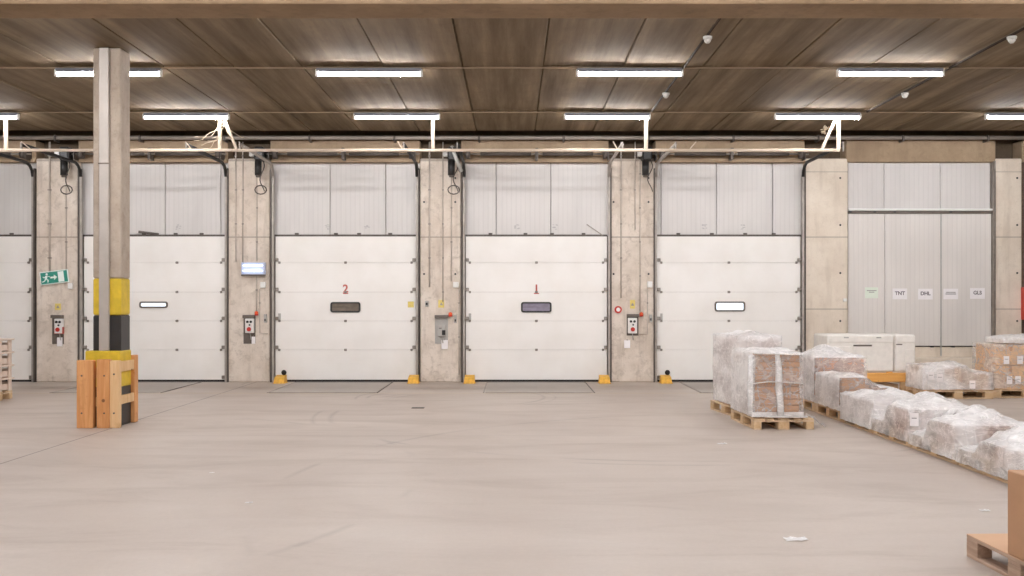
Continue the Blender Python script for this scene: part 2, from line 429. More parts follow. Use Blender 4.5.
# ceiling planks (one slab with narrow open joints)
seams = [-16.5, -15.2, -14.0, -12.8, -11.6, -10.4, -9.2, -8.0, -6.6, -5.13, -4.1, -3.1, -1.9, -.74, .44, 1.62, 2.79, 4.0, 5.2, 6.39, 7.6, 8.8, 10.0, 11.2, 12.4, 13.6, 14.8, 16.5]
cb = MB()
rows = [YB, -2.8, .7, 4.19, 7.68, 11.17, 14.66, 18.15, YE]
cb.box(XL, XR, YB, YE, HC + .045, HC + .25)
for a, b in zip(seams[:-1], seams[1:]):
    for c, d in zip(rows[:-1], rows[1:]):
        dz = R.uniform(-.01, .01)
        cb.box(a + .010, b - .010, c + .014, d - .014, HC + dz, HC + .05, .006)
struct(cb.build('ceiling', 'ceiling'), 'brown board-marked concrete plank ceiling with narrow joints', 'ceiling')
struct(MB().box(XL, XR, YE, 21.6, 5.75, 5.95).build('trim_1', 'core'), 'added unseen slab closing the dark gap above the door wall', 'slab')  # ceiling stops short of the wall; cavity added to give a dark strip
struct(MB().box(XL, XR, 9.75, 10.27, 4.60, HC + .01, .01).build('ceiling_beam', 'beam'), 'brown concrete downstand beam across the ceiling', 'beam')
struct(MB().box(XL, XR, YE - .04, YE, HC + .25, 5.76).build('trim_2', 'core'), 'end face of the ceiling slab above the added dark gap', 'trim')
struct(MB().box(XL - .2, XL, YB, 21.6, 0, 5.8).build('wall_left', 'side'), 'plain concrete side wall out of view on the left', 'wall')
struct(MB().box(XR, XR + .2, YB, 21.6, 0, 5.8).build('wall_right', 'side'), 'plain concrete side wall out of view on the right', 'wall')
struct(MB().box(XL, XR, YB - .2, YB, 0, 5.8).build('wall_front', 'side'), 'plain concrete wall behind the viewer', 'wall')
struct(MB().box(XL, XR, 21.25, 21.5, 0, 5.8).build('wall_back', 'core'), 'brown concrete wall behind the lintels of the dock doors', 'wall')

# wall piers between the doors
piers = [(36, 78), (228, 270), (420, 461), (609, 655), (805, 848), (995, 1022)]
pier_lab = ['pier behind the striped column with the tilted green exit sign', 'pier carrying the bluish two-tube lamp', 'pier with grey control box between two white doors',
            'pier with red alarm disc and yellow sticker', 'tan bare pier left of the grey wall panel', 'tan narrow pier right of the grey wall panel']
for (a, b), lab in zip(piers, pier_lab):
    o = MB().box(wx(a), wx(b), ZW, 21.24, 0, wh(158.5), .02).build('wall_pier', 'pier_tan' if a > 800 else 'pier')
    struct(o, 'concrete wall ' + lab, 'wall pier')
    # form-tie holes as dark plugs, two columns
    if a > 700 or a in (420, 609):
        for k, (fx, py) in enumerate([(.82, 178), (.82, 225), (.82, 273), (.82, 321)] if a > 700 else [(.86, 178), (.86, 202), (.1, 202), (.1, 274), (.86, 274)]):
            x = wx(a) + (wx(b) - wx(a)) * fx
            MB().tube([(x, ZW - .004, wh(py)), (x, ZW + .01, wh(py))], .022, 8).build('tie_hole', 'black', o)
lint = [(-220, 36, 'left-hand'), (78, 228, 'second'), (270, 420, 'third'), (461, 609, 'fourth'), (655, 805, 'fifth'), (846, 996, 'wall panel'), (1022, 1200, 'right end')]
for a, b, l in lint:
    mb = MB().box(wx(a) + .005, wx(b) - .005, ZW + .0, 21.24, wh(162), wh(140), .015)
    if a < 800: mb.box(wx(a) + .005, wx(b) - .005, ZW - .05, ZW, wh(162.5), wh(159.5), .006)
    struct(mb.build('wall_lintel', 'lintel'), f'brown concrete lintel above the {l} bay', 'lintel')
# wall stretch left of the first door bay, right end
struct(MB().box(XL, wx(-118), ZW, 21.24, 0, wh(162)).build('wall_stub', 'pier'), 'plain concrete wall stretch left of the first door', 'wall')
rb = MB()
rb.box(wx(1022), XR, ZW + .12, 21.24, 0, wh(162))
for k in range(30):
    rb.box(wx(1022), wx(1180), ZW + .08, ZW + .12, .05 + k * .145, .05 + k * .145 + .11, .008)
struct(rb.build('wall_shutter', 'brick_dark'), 'dark ribbed sheet wall at the right end', 'wall')

# upper cladding above each door
cl = [(-118, 36, [-66, -10]), (78, 228, [105, 163, 219]), (270, 420, [329, 385]), (461, 609, [496, 551]), (655, 805, [662, 717.6, 774])]
cl_lab = ['left-hand edge door', 'door behind the striped column', 'door with the red 2', 'door with the red 1', 'door with the bright pane right of centre']
marks = [[], [176], [327, 366], [517, 555], [706, 745]]
for i, (a, b, ss) in enumerate(cl):
    r = empty('wall_cladding', (wx((a + b) / 2), 21.0, wh(236)))
    struct(r, 'pale ribbed metal cladding above the ' + cl_lab[i], 'wall cladding')
    ed = [a] + ss + [b]
    for p, q in zip(ed[:-1], ed[1:]):
        MB().box(wx(p) + .006, wx(q) - .006, 20.96, 21.02, wh(235.2), wh(161), .008).build('cladding_sheet', 'cladding', r)
    MB().box(wx(a), wx(b), 21.03, 21.2, wh(236), wh(161)).build('backing', 'grey_dark', r)
    MB().box(wx(a) + .03, wx(b) - .03, 20.925, 20.958, wh(236.2), wh(234.2), .004).build('bottom_rail', 'steel_dark', r)
    for k in range(4):
        x = wx(a + (b - a) * (.2 + .2 * k) + R.uniform(-6, 6))
        MB().box(x - .04, x + .04, 20.93, 20.958, wh(234.1), wh(232.6), .004).build('clip', 'steel_dark', r)
    for px in marks[i]:      # faded hand-stencilled marks
        mb = MB(); x = wx(px); z = wh(226.5)
        for k in range(9):
            q, t_ = R.uniform(-.05, .05), R.uniform(-.05, .05); mb.box(x + q - .018, x + q + .018, 20.957, 20.9595, z + t_ - .008, z + t_ + .008)
        mb.build('stencil_mark', 'stencil', r)

# ------------------------------------------------------------------ dock doors
door_px = [(-118, 33), (81, 226), (273, 417), (464, 609), (656, 803)]
win = [None, (139.5, 168, 301.5, 308, 'daylight'), (330.5, 360.5, 302, 312.5, 'pane_dark'), (521, 551.5, 302, 312.5, 'pane_violet'), (714.5, 745, 301.5, 311.5, 'daylight')]
dlab = ['white sectional dock door cut by the left edge of the view', 'white sectional dock door partly behind the striped column', 'white sectional dock door with a red 2 above its dim brownish pane',
        'white sectional dock door with a red 1 above its dim violet pane', 'white sectional dock door with bright pane behind wrapped pallets']
joints = [236.2, 262.5, 292, 321, 350, 380]
YD = 20.90
def rrect(x0, x1, z0, z1, r, n=4):
    pts = []
    for cx, cz, a0 in ((x1 - r, z1 - r, 0), (x0 + r, z1 - r, 90), (x0 + r, z0 + r, 180), (x1 - r, z0 + r, 270)):
        for k in range(n + 1):
            t = math.radians(a0 + 90 * k / n); pts.append((cx + r * math.cos(t), cz + r * math.sin(t)))
    return pts
for i, (a, b) in enumerate(door_px):
    xa, xb, xm = wx(a), wx(b), wx((a + b) / 2)
    d = empty(f'door_{i+1}', (xm, YD, 0))
    struct(d, dlab[i], 'dock door')
    for k in range(5):
        z1, z0 = wh(joints[k]), wh(joints[k + 1])
        mb = MB().box(xa + .035, xb - .035, YD, YD + .05, z0 + .0012, z1 - .0012, .0035)
        mb.box(xa + .035, xa + .15, YD - .004, YD + .01, z0 + .004, z1 - .004)       # end stile
        mb.box(xb - .15, xb - .035, YD - .004, YD + .01, z0 + .004, z1 - .004)
        sec = mb.build('door_section', 'door', d)
        if k < 4:
            for hx, w in ((wx(176) if i == 1 else xm, .055), (xa + .12, .045), (xb - .12, .045)):
                h = MB().box(hx - w / 2, hx + w / 2, YD - .016, YD - .002, z0 - .024, z0 + .024, .004)
                h.tube([(hx - w / 2, YD - .018, z0), (hx + w / 2, YD - .018, z0)], .011, 8)
                h.build('hinge', 'steel', d)
        for sx in (-1, 1):                                  # roller brackets at both edges
            ex = xa + .10 if sx < 0 else xb - .10
            q = MB().box(min(ex, ex + sx * .12), max(ex, ex + sx * .12), YD - .05, YD - .004, z0 + .02, z0 + .09, .006)
            q.tube([(ex + sx * .05, YD - .04, z0 + .055), (ex + sx * .14, YD - .04, z0 + .055)], .028, 8)
            q.build('roller_bracket', 'steel', d)
    MB().box(xa + .05, xb - .05, YD + .005, YD + .045, 0, wh(380) + .002).build('bottom_seal', 'rubber', d)
    for sx in (-1, 1):                                      # upright track, bend and the level track running back under the ceiling
        ex = xa if sx < 0 else xb
        t = MB().box(ex - sx * .0 - .022, ex + .022, 20.80, 20.875, 0.0, 4.30, .006)
        t.build('upright_track', 'track', d)
        t = MB().box(ex + sx * .038 - .014, ex + sx * .038 + .014, 20.79, 20.96, 0.0, 4.45, .003)
        t.build('track_angle', 'steel_dark', d)
        pts = [(ex, 20.82, 4.28)] + [(ex, 20.82 - .32 * (1 - math.cos(q)), 4.28 + .26 * math.sin(q)) for q in (math.pi * .15, math.pi * .3, math.pi * .42, math.pi * .5)] + [(ex, 18.33, 4.56)]
        t = MB().tube(pts, .034, 6)
        t.build('level_track', 'track' if (i, sx) in ((3, 1), (4, -1), (2, -1)) else 'black', d)
        MB().box(ex - .012, ex + .012, 18.275, 18.335, 4.43, 4.60, .004).build('track_hanger', 'steel', d)
        dr = MB().tube([(ex - sx * .05, 20.62, 4.72), (ex - sx * .14, 20.62, 4.72)], .10, 14)
        dr.build('cable_drum', 'steel_dark', d)
        bp = MB().box(ex - .04, ex - .025, 20.55, ZW, 4.6, 4.82).build('bearing_plate', 'steel_dark', d)
    MB().tube([(xa - .1, 20.62, 4.72), (xb + .06, 20.62, 4.72)], .018, 8).build('lift_shaft', 'steel', d)
    MB().tube([(xa + .35, 20.62, 4.72), (xm - .12, 20.62, 4.72)], .036, 10).build('torsion_spring', 'steel_dark', d)
    MB().tube([(xm + .12, 20.62, 4.72), (xb - .35, 20.62, 4.72)], .036, 10).build('torsion_spring', 'steel_dark', d)
    MB().box(xm - .03, xm + .03, 20.56, ZW - .05, 4.60, 4.84, .004).build('shaft_bracket', 'steel_dark', d)
    if win[i]:
        p, q, u, v, mm = win[i]
        x0, x1, z1, z0 = wx(p, YD), wx(q, YD), wh(u, YD), wh(v, YD)
        outer, inner = rrect(x0, x1, z0, z1, .05), rrect(x0 + .035, x1 - .035, z0 + .032, z1 - .032, .025)
        n = len(outer); vs = [(x, YD - .024, z) for x, z in outer] + [(x, YD - .024, z) for x, z in inner] + [(x, YD - .002, z) for x, z in outer] + [(x, YD - .006, z) for x, z in inner]
        fs = []
        for k in range(n):
            k2 = (k + 1) % n
            fs += [(k, k2, n + k2, n + k), (2 * n + k, 2 * n + k2, k2, k), (n + k, n + k2, 3 * n + k2, 3 * n + k)]
        fr = MB().add(vs, fs).build('window_frame', 'black' if mm != 'daylight' else 'grey_dark', d)
        MB().prism(inner, YD - .010, YD - .003).build('pane', mm, fr)
    if i in (2, 3):
        text_mesh('2' if i == 2 else '1', .23, 'door_number', 'ink_red', d, (xm, YD - .0025, wh(289, YD)), .006)
        MB().box(xm - .055, xm + .055, YD - .004, YD - .0005, wh(294, YD), wh(293, YD)).build('number_underline', 'ink_red', d)
    if i == 2:
        MB().box(wx(407.5), wx(413.5), YD - .0065, YD - .0045, wh(307.5), wh(301.5)).build('yellow_sticker', 'yellow_sticker', d)
    if i >= 2:
        MB().box(wx(a + 4.5), wx(a + 7), YD - .012, YD, wh(320), wh(313.5), .003).build('small_latch', 'grey_plastic', d)
    if i in (3,):
        MB().bar((wx(587), 20.93, wh(224)), (wx(603), 20.93, wh(235)), .02, .02).build('loose_strut', 'steel', d)
    if i == 1:
        MB().bar((wx(137), 20.92, wh(231.5)), (wx(157), 20.92, wh(234)), .03, .05).build('loose_strut', 'steel_dark', d)

# motors at the left end of each door shaft
mlab = ['behind the striped column', 'above the two-tube lamp pier', 'above the grey control box pier', 'above the red alarm disc pier']
for i, lab in zip(range(1, 5), mlab):
    x = wx(door_px[i][0]) - .22
    m = empty('door_motor', (x, 20.62, 4.72)); tag(m, 'black door motor with hanging chain ' + lab, 'door motor', 'motors beside the dock door shafts')
    MB().box(x - .10, x + .10, 20.50, 20.78, 4.58, 4.86, .03).build('gearbox', 'black', m)
    MB().tube([(x - .03, 20.60, 4.58), (x - .03, 20.60, 4.28)], .072, 12).build('motor_body', 'black', m)
    MB().tube([(x - .03, 20.60, 4.28), (x - .03, 20.60, 4.24)], .05, 12).build('motor_cap', 'grey_dark', m)
    MB().box(x - .20, x - .105, 20.52, 20.66, 4.66, 4.80, .01).build('terminal_box', 'white' if i == 1 else 'grey_plastic', m)
    MB().box(x - .12, x + .14, 20.78, ZW + .41, 4.68, 4.82, .005).build('wall_bracket', 'steel_dark', m)
    ch = [(x + .06 + .05 * math.sin(k * .7), 20.56 + .02 * math.cos(k), 4.60 - k * .06) for k in range(12)]
    MB().tube(ch, .011, 6).build('hand_chain', 'steel_dark', m)
    lo = [(x + .02 + .12 * math.cos(t), 20.60, 3.98 + .09 * math.sin(t)) for t in [k * math.pi / 6 for k in range(13)]]
    if i != 4: MB().tube(lo, .012, 6).build('coiled_cable', 'steel_dark', m)
    if i == 3: MB().tube([(x - .02, 20.55, 4.86), (x + .10, 20.45, 4.55), (x + .18, 20.55, 4.35)], .04, 8).build('limit_arm', 'grey_plastic', m)

# ------------------------------------------------------------------ right bay: tall grey wall panel
pr = empty('wall_panel', (wx(921), 20.95, .74)); struct(pr, 'tall grey ribbed wall panel with five paper sheets', 'wall panel')
for p, q in ((849, 886), (886, 942.5), (942.5, 993)):
    MB().box(wx(p) + .004, wx(q) - .004, 20.90, 20.98, wh(346), wh(213), .006).build('panel_sheet', 'clad_low', pr)
    MB().box(wx(p) + .004, wx(q) - .004, 20.94, 20.98, wh(209), wh(161), .006).build('panel_sheet', 'cladding', pr)
MB().box(wx(849), wx(993.5), 20.84, 20.97, wh(210.6), wh(208.4), .006).build('ledge_rail', 'white', pr)
MB().box(wx(849), wx(993.5), 20.87, 20.975, wh(213.5), wh(210.9), .004).build('dark_rail', 'grey_dark', pr)  # dark lower rail directly below the ledge
for px in (849.5, 874, 894, 950):
    MB().box(wx(px), wx(px + 2.5), 20.85, 20.868, wh(212.4), wh(211), .002).build('rail_clip', 'black', pr)
MB().box(wx(849), wx(993), 21.0, 21.2, .5, wh(161)).build('backing', 'grey_dark', pr)
for px in (932, 953): MB().box(wx(px), wx(px + 3), 20.88, 20.95, wh(347.5), wh(346), .004).build('foot_clip', 'black', pr)
MB().box(wx(941.6), wx(943), 20.885, 20.9, wh(356), wh(213.5)).build('joint_strip', 'grey_plastic', pr)
MB().box(wx(993), wx(995.2), 20.80, 20.92, .0, wh(161), .005).build('edge_angle', 'steel', pr)
struct(MB().box(wx(848.5), wx(995), 20.92, 21.24, 0, wh(347.3), .01).build('wall_plinth', 'pier_tan'), 'low concrete plinth under the grey wall panel', 'plinth')
struct(MB().box(wx(848.5), wx(976), 20.55, 20.915, 0, wh(357.5, 20.7), .02).build('wall_kerb', 'pier_tan'), 'low concrete kerb along the foot of the grey wall panel', 'kerb')
sh = [(865, 878, 287.3, 298.2, 'green', None, 'pale green paper sheet at the left end of the row on the grey panel'), (892.5, 907, 288.5, 299.3, '', 'TNT', 'white paper sheet reading TNT on the grey panel'),
      (918, 932.5, 288.7, 299.5, '', 'DHL', 'white paper sheet with one solid dark word, middle of five'), (943.3, 958, 288.7, 299.3, '', None, 'white paper sheet with two thin text lines on the grey panel'),
      (970, 984.7, 288, 298.8, '', 'GLS', 'white paper sheet at the right end of the row of five')]
for a, b, u, v, g, t, lab in sh:
    x0, x1, z1, z0 = wx(a, 20.9), wx(b, 20.9), wh(u, 20.9), wh(v, 20.9)
    o = MB().box(x0, x1, 20.893, 20.8985, z0, z1).build('paper_sheet', 'paper_green' if g else 'paper'); tag(o, lab, 'paper sheet', 'sheets on the grey wall panel')
    xm, zm = (x0 + x1) / 2, (z0 + z1) / 2
    if t: text_mesh(t, .105, 'printed_word', 'ink', o, (xm, 20.8915, zm + .01), .004)
    else:
        for k, (w, dz) in enumerate(((.10, .045), (.055, .012)) if g else ((.10, .035), (.11, .0))):
            MB().box(xm - w, xm + w, 20.8912, 20.893, zm + dz - .008, zm + dz + .008).build('printed_line', 'ink_soft' if g or k == 0 else 'ink', o)
o = MB().box(wx(1021), wx(1040), 20.6, 20.905, wh(320), wh(287), .02).build('case', 'red', r0 := empty('hose_cabinet', (wx(1030), 20.6, wh(320))))
MB().box(wx(1022), wx(1039), 20.58, 20.6, wh(318), wh(289)).build('cabinet_door', 'red', r0)
tag(r0, 'red cabinet on the dark wall at the right edge', 'cabinet')

# ------------------------------------------------------------------ things on the piers
def conduit(px, p0, p1, label, r=.012, extra=None, off=.0125):
    pts = [(wx(px), ZW - off, wh(p0)), (wx(px), ZW - off, wh(p1))]
    if extra: pts += [(wx(a), ZW - off, wh(b)) for a, b in extra]
    o = MB().tube(pts, r, 6)
    o = o.build('surface_mounted_conduit', 'conduit_pale')
    z0, z1 = sorted((p0, p1)); k = z0 + 14
    while k < z1 - 6:
        MB().box(wx(px) - r * 1.7, wx(px) + r * 1.7, ZW - off - r * 1.2, ZW, wh(k) - .012, wh(k) + .012, .003).build('pipe_clip', 'steel', o); k += 34
    return tag(o, label, 'conduit', 'conduits on the piers')
conduit(50, 142, 272, 'long thin conduit rising behind the tilted exit sign', .022)
conduit(66.5, 160, 283, 'thin conduit above the white junction box by the exit sign', .014)
conduit(236, 142, 262, 'left thin conduit above the two-tube insect killer')
conduit(243, 142, 262, 'middle thin conduit above the two-tube insect killer')
conduit(257, 160, 261, 'right thin conduit above the two-tube insect killer', .010)
conduit(256.8, 276, 311, 'short conduit between two-tube lamp and orange beacon', .012)
conduit(259.8, 289, 333, 'bent conduit below white junction box by the two-tube lamp', .010, [(268, 334)])
conduit(429.5, 142, 287, 'long conduit above the small thermostat box', .016)
conduit(443, 142, 302, 'middle conduit above the yellow sticker, grey control box pier', .010)
conduit(451.5, 160, 281, 'right conduit rising beside junction box, grey control box pier', .012)
conduit(459.0, 289, 375, 'dark conduit running down to the floor, grey control box pier', .012)
conduit(621, 142, 298, 'long left conduit rising above the red alarm disc', .014)
conduit(635, 142, 230, 'middle conduit ending half way down above the yellow sticker', .010)
conduit(640, 160, 311, 'right conduit ending at the orange beacon by the alarm disc', .010)
conduit(647.4, 289, 334, 'bent conduit below junction box, red alarm disc pier', .010, [(639, 334)])

ctl_lab = ['behind the striped column, below the exit sign', 'below the two-tube insect killer', 'in grey with a black switch, middle pier', 'below the yellow sticker, right of the red alarm disc']
ctl = [(52.5, 64, 315, 344, 54.8, 63, 318.7, 333.6), (243.7, 255.5, 315, 343.7, 245.4, 253.8, 318.6, 333), (435, 448, 315, 343.7, 437.7, 446, 325, 336.4), (626.7, 638.4, 314, 335.5, 628, 637, 318, 333.4)]
for i, (a, b, u, v, c, d_, e, f) in enumerate(ctl):
    x0, x1, z1, z0 = wx(c, 20.75), wx(d_, 20.75), wh(e, 20.75), wh(f, 20.75)
    r = empty('door_control', (wx((a + b) / 2), ZW, wh(v))); tag(r, 'door push-button control box ' + ctl_lab[i], 'control box', 'door control boxes on the piers')
    bx = MB().box(wx(a), wx(b), ZW - .02, ZW, wh(v), wh(u), .004)
    bx.build('mounting_plate', 'grey_plastic' if i == 2 else 'grey_dark', r)
    MB().box(wx(a), wx(b), ZW - .10, ZW - .02, wh(u + 3), wh(u), .004).build('rain_hood', 'grey_dark', r)
    en = MB().box(x0, x1, ZW - .11, ZW - .021, z0, z1, .008).build('enclosure', 'white' if i != 2 else 'grey_plastic', r)
    w, h = x1 - x0, z1 - z0
    if i == 2:
        MB().box(x1 - .08, x1 - .01, ZW - .13, ZW - .111, z0 + .03, z0 + .13, .006).build('switch', 'black', en)
        MB().box(x0 + .03, x1 - .09, ZW - .113, ZW - .1105, z0 + .16, z0 + .18).build('label_strip', 'ink', en)
    else:
        for q in (.3, .7): MB().tube([(x0 + w * q, ZW - .135, z0 + h * .78), (x0 + w * q, ZW - .111, z0 + h * .78)], .026, 10).build('push_button', 'black', en)
        MB().tube([(x0 + w * .55, ZW - .13, z0 + h * .56), (x0 + w * .55, ZW - .111, z0 + h * .56)], .018, 10).build('push_button', 'black', en)
        MB().tube([(x0 + w * .5, ZW - .16, z0 + h * .27), (x0 + w * .5, ZW - .14, z0 + h * .27), (x0 + w * .5, ZW - .111, z0 + h * .27)], [.042, .045, .03], 14).build('stop_button', 'red', en)
        if i == 0: MB().box(x0 - .004, x1 + .004, ZW - .108, ZW - .025, z0 - .004, z0 + h * .45, .006).build('red_surround', 'ink_red', en)
    MB().tube([((x0 + x1) / 2, ZW - .05, z0), ((x0 + x1) / 2 + .02, ZW - .05, z0 - .14)], .01, 6).build('cable', 'grey_plastic', r)
cards = [(57.7, 63, 337.4, 346.4, 'white card hanging below the control box behind the striped column'), (252, 255.6, 336.6, 343.7, 'white card hanging below the control box of the lamp pier'),
         (441.5, 448, 340, 349, 'white card below the grey control box'), (624, 630, 340.2, 348, 'white card below and left of the control box, alarm disc pier')]
for a, b, u, v, lab in cards:
    o = MB().box(wx(a), wx(b), ZW - .031, ZW - .022, wh(v), wh(u)).build('hanging_card', 'paper'); tag(o, lab, 'card')
    MB().tube([(wx((a + b) / 2), ZW - .026, wh(u) - .005), (wx((a + b) / 2), ZW - .026, wh(u) + .03)], .006, 6).build('hook', 'steel', o)
for a, b, u, v, lab in ((69, 73.5, 283, 289, 'below the right corner of the exit sign'), (261, 266, 282, 288, 'right below the two-tube lamp'), (453.2, 458.8, 282, 287.6, 'on the pier of the grey control box'), (647, 652, 281.5, 287.6, 'on the pier of the red alarm disc')):
    o = MB().box(wx(a), wx(b), ZW - .07, ZW, wh(v), wh(u), .008).build('junction_box', 'white'); tag(o, 'small white junction box ' + lab, 'junction box', 'junction boxes on the piers')
    MB().box(wx(a) + .012, wx(b) - .012, ZW - .074, ZW - .07, wh(v) + .012, wh(u) - .012, .002).build('box_cover', 'white', o)
for a, b, u, v, lab in ((264.3, 267, 314.2, 322.6, 'between lamp pier control box and door'), (454.0, 456.8, 315, 323, 'right of the grey control box'), (649, 652, 314.5, 322, 'right of the control box with alarm disc'), (425.2, 428.6, 301, 306.5, 'left of the yellow sticker on the middle pier')):
    o = MB().box(wx(a), wx(b), ZW - .05, ZW, wh(v), wh(u), .006).build('door_sensor', 'grey_plastic'); tag(o, 'small grey sensor box ' + lab, 'sensor', 'sensor boxes on the piers')
    MB().box(wx(a) + .015, wx(b) - .015, ZW - .056, ZW - .05, wh(v) + .03, wh(v) + .08, .003).build('sensor_lens', 'black', o)
for px, py, lab in ((257.2, 313, 'two-tube lamp'), (450.6, 314, 'grey control box'), (641.0, 314, 'red alarm disc')):
    o = empty('warning_beacon', (wx(px), ZW - .06, wh(py + 2))); tag(o, f'small orange beacon on the pier of the {lab}', 'beacon', 'orange beacons on the piers')
    x, z = wx(px), wh(py)
    MB().tube([(x, ZW - .06, z - .05), (x, ZW - .06, z - .02)], .04, 10).build('beacon_base', 'red', o)
    MB().ball((x, ZW - .06, z), .042, 10, 6).build('lens', 'orange', o)
    MB().box(x - .02, x + .02, ZW - .06, ZW, z - .055, z - .04).build('beacon_bracket', 'grey_plastic', o)
for a, b, u, v, lab in ((55, 61, 303.5, 310, 'below the tilted exit sign'), (438.3, 444.2, 300, 307.6, 'above the grey control box'), (630, 635, 300, 308.6, 'right of the red alarm disc')):
    o = MB().box(wx(a), wx(b), ZW - .005, ZW, wh(v), wh(u)).build('warning_sticker', 'yellow_sticker'); tag(o, 'faded yellow warning sticker ' + lab, 'sticker', 'yellow stickers on the piers')
    xm, zm = wx((a + b) / 2), wh((u + v) / 2)
    MB().prism([(xm - .035, zm - .03), (xm + .035, zm - .03), (xm, zm + .035)], ZW - .0065, ZW - .005).build('triangle_mark', 'ink_soft', o)
al = empty('alarm_disc', (wx(618), ZW, wh(309.6))); tag(al, 'round red and white alarm disc on pier between the last two doors', 'alarm')
MB().tube([(wx(618), ZW - .05, wh(309.6)), (wx(618), ZW, wh(309.6))], .075, 18).build('alarm_body', 'red', al)
MB().tube([(wx(618), ZW - .07, wh(309.6)), (wx(618), ZW - .05, wh(309.6))], .042, 16).build('alarm_face', 'white', al)
ls = MB().box(wx(843), wx(846.5), ZW - .03, ZW, wh(301.5), wh(298.5), .004).build('light_switch', 'white'); tag(ls, 'tiny white switch on the tan pier beside the grey panel', 'switch')
MB().box(wx(844), wx(845.5), ZW - .036, ZW - .03, wh(301), wh(299), .002).build('rocker', 'white', ls)
# electric insect killer with two bluish UV tubes on the wall
wl = empty('insect_killer', (wx(252.5), ZW, wh(275))); tag(wl, 'bluish insect killer with two lit tubes on the concrete pier', 'wall lamp')
x0, x1 = wx(241, 20.7), wx(264.5, 20.7)
MB().box(x0, x1, ZW - .05, ZW, wh(274.5), wh(262.5), .008).build('lamp_case', 'trap_case', wl)
for py in (265.6, 271): MB().tube([(x0 + .03, ZW - .085, wh(py)), (x1 - .05, ZW - .085, wh(py))], .013, 8).build('lit_tube', 'trap_tube', wl)
MB().box(x0, x0 + .02, ZW - .12, ZW - .05, wh(274.5), wh(262.5), .004).build('end_plate', 'trap_case', wl)
MB().box(x1 - .04, x1, ZW - .12, ZW - .05, wh(274.5), wh(262.5), .004).build('end_plate', 'trap_case', wl)
MB().box(x0, x1, ZW - .14, ZW - .05, wh(276.2), wh(274.6), .004).build('catch_tray', 'grey_dark', wl)
# exit sign, tilted
ex = empty('exit_sign', (wx(53.7, 20.75), ZW - .06, wh(277.2, 20.75)))
ex.rotation_euler = (0, math.radians(-7), 0); tag(ex, 'tilted green exit sign with running figure, arrow and white door', 'exit sign')
def exm(mb, n, m_, parent=None):
    me = mb.build(n, m_); me.parent = ex; return me
W2, H2 = .295, .135
exm(MB().box(-W2, W2, -.0, .025, -H2, H2, .004), 'sign_plate', 'sign_white')
exm(MB().box(-W2 + .018, W2 - .018, -.004, 0, -H2 + .018, H2 - .018), 'green_field', 'green')
exm(MB().prism([(.085, -H2 + .028), (.205, -H2 + .028), (.205, H2 - .028), (.085, H2 - .028)], -.008, -.004), 'door_symbol', 'sign_white')
ar = exm(MB().prism([(-.075, -.018), (.0, -.018), (.0, -.055), (.065, 0), (.0, .055), (.0, .018), (-.075, .018)], -.008, -.004), 'arrow_symbol', 'sign_white')
rn = MB()
rn.tube([(-.145, -.008, .078), (-.145, -.004, .078)], .024, 12)
for pg in ([(-.175, .05), (-.13, .045), (-.15, -.02), (-.19, -.015)], [(-.175, -.02), (-.15, -.02), (-.115, -.045), (-.13, -.095), (-.15, -.09), (-.14, -.055)],
           [(-.19, -.01), (-.165, -.02), (-.195, -.065), (-.25, -.085), (-.255, -.065), (-.21, -.05)], [(-.14, .045), (-.125, .03), (-.09, .01), (-.085, .03)], [(-.175, .045), (-.165, .02), (-.21, .0), (-.235, .03), (-.225, .04), (-.205, .02)]):
    rn.prism(pg, -.008, -.004)
exm(rn, 'running_figure', 'sign_white')

# ------------------------------------------------------------------ floor fittings at the doors
for i in (1, 2, 3, 4):
    a, b = door_px[i]; x0, x1 = wx(a) + .48, wx(b) - .50
    lv = empty('dock_leveller', ((x0 + x1) / 2, 19.6, 0)); tag(lv, 'steel dock leveller plate let into the floor before the ' + ['', 'door behind the striped column', 'door with the red 2', 'door with the red 1', 'door with bright pane behind pallets'][i], 'dock leveller', 'dock levellers')
    MB().box(x0 + .03, x1 - .03, 18.45, 20.72, .0, .006, .002).build('deck_plate', 'leveller', lv)
    for x, m_ in ((x0, 'steel_pipe'), (x1, 'steel_dark')): MB().box(x - .014, x + .014, 18.4, 20.75, .0, .008, .003).build('edge_frame', m_, lv)
    MB().box(x0 + .03, x1 - .03, 18.38, 18.43, 0, .008, .002).build('rear_frame', 'steel_pipe', lv)
    MB().box(x0, x1, 20.74, 20.86, 0, .012, .003).build('hinged_lip', 'steel_dark', lv)
for px, lab, kn in ((280, 'left foot of the door with the red 2', 1), (413.5, 'right foot of the door with the red 2', 0), (469.5, 'left foot of the door with the red 1', 0), (604.5, 'right foot of the door with the red 1', 0), (666, 'left foot of the door behind the pallets', 1)):
    x = wx(px, 20.55)
    g = empty('track_guard', (x, 20.55, 0)); tag(g, 'yellow steel track guard at the ' + lab, 'track guard', 'yellow guards at the door feet')
    MB().add([(x - .11, 20.44, .012), (x + .11, 20.44, .012), (x + .11, 20.72, .012), (x - .11, 20.72, .012), (x - .10, 20.50, .125), (x + .10, 20.50, .125), (x + .10, 20.72, .16), (x - .10, 20.72, .16)],
             [(3, 2, 1, 0), (4, 5, 6, 7), (0, 1, 5, 4), (1, 2, 6, 5), (2, 3, 7, 6), (3, 0, 4, 7)]).build('guard_body', 'yellow_steel', g)
    MB().box(x - .125, x + .125, 20.42, 20.74, 0, .012, .003).build('base_plate', 'yellow_steel', g)
    if kn: MB().ball((x + .05, 20.68, .21), .055, 10, 6).build('rubber_knob', 'rubber', g)

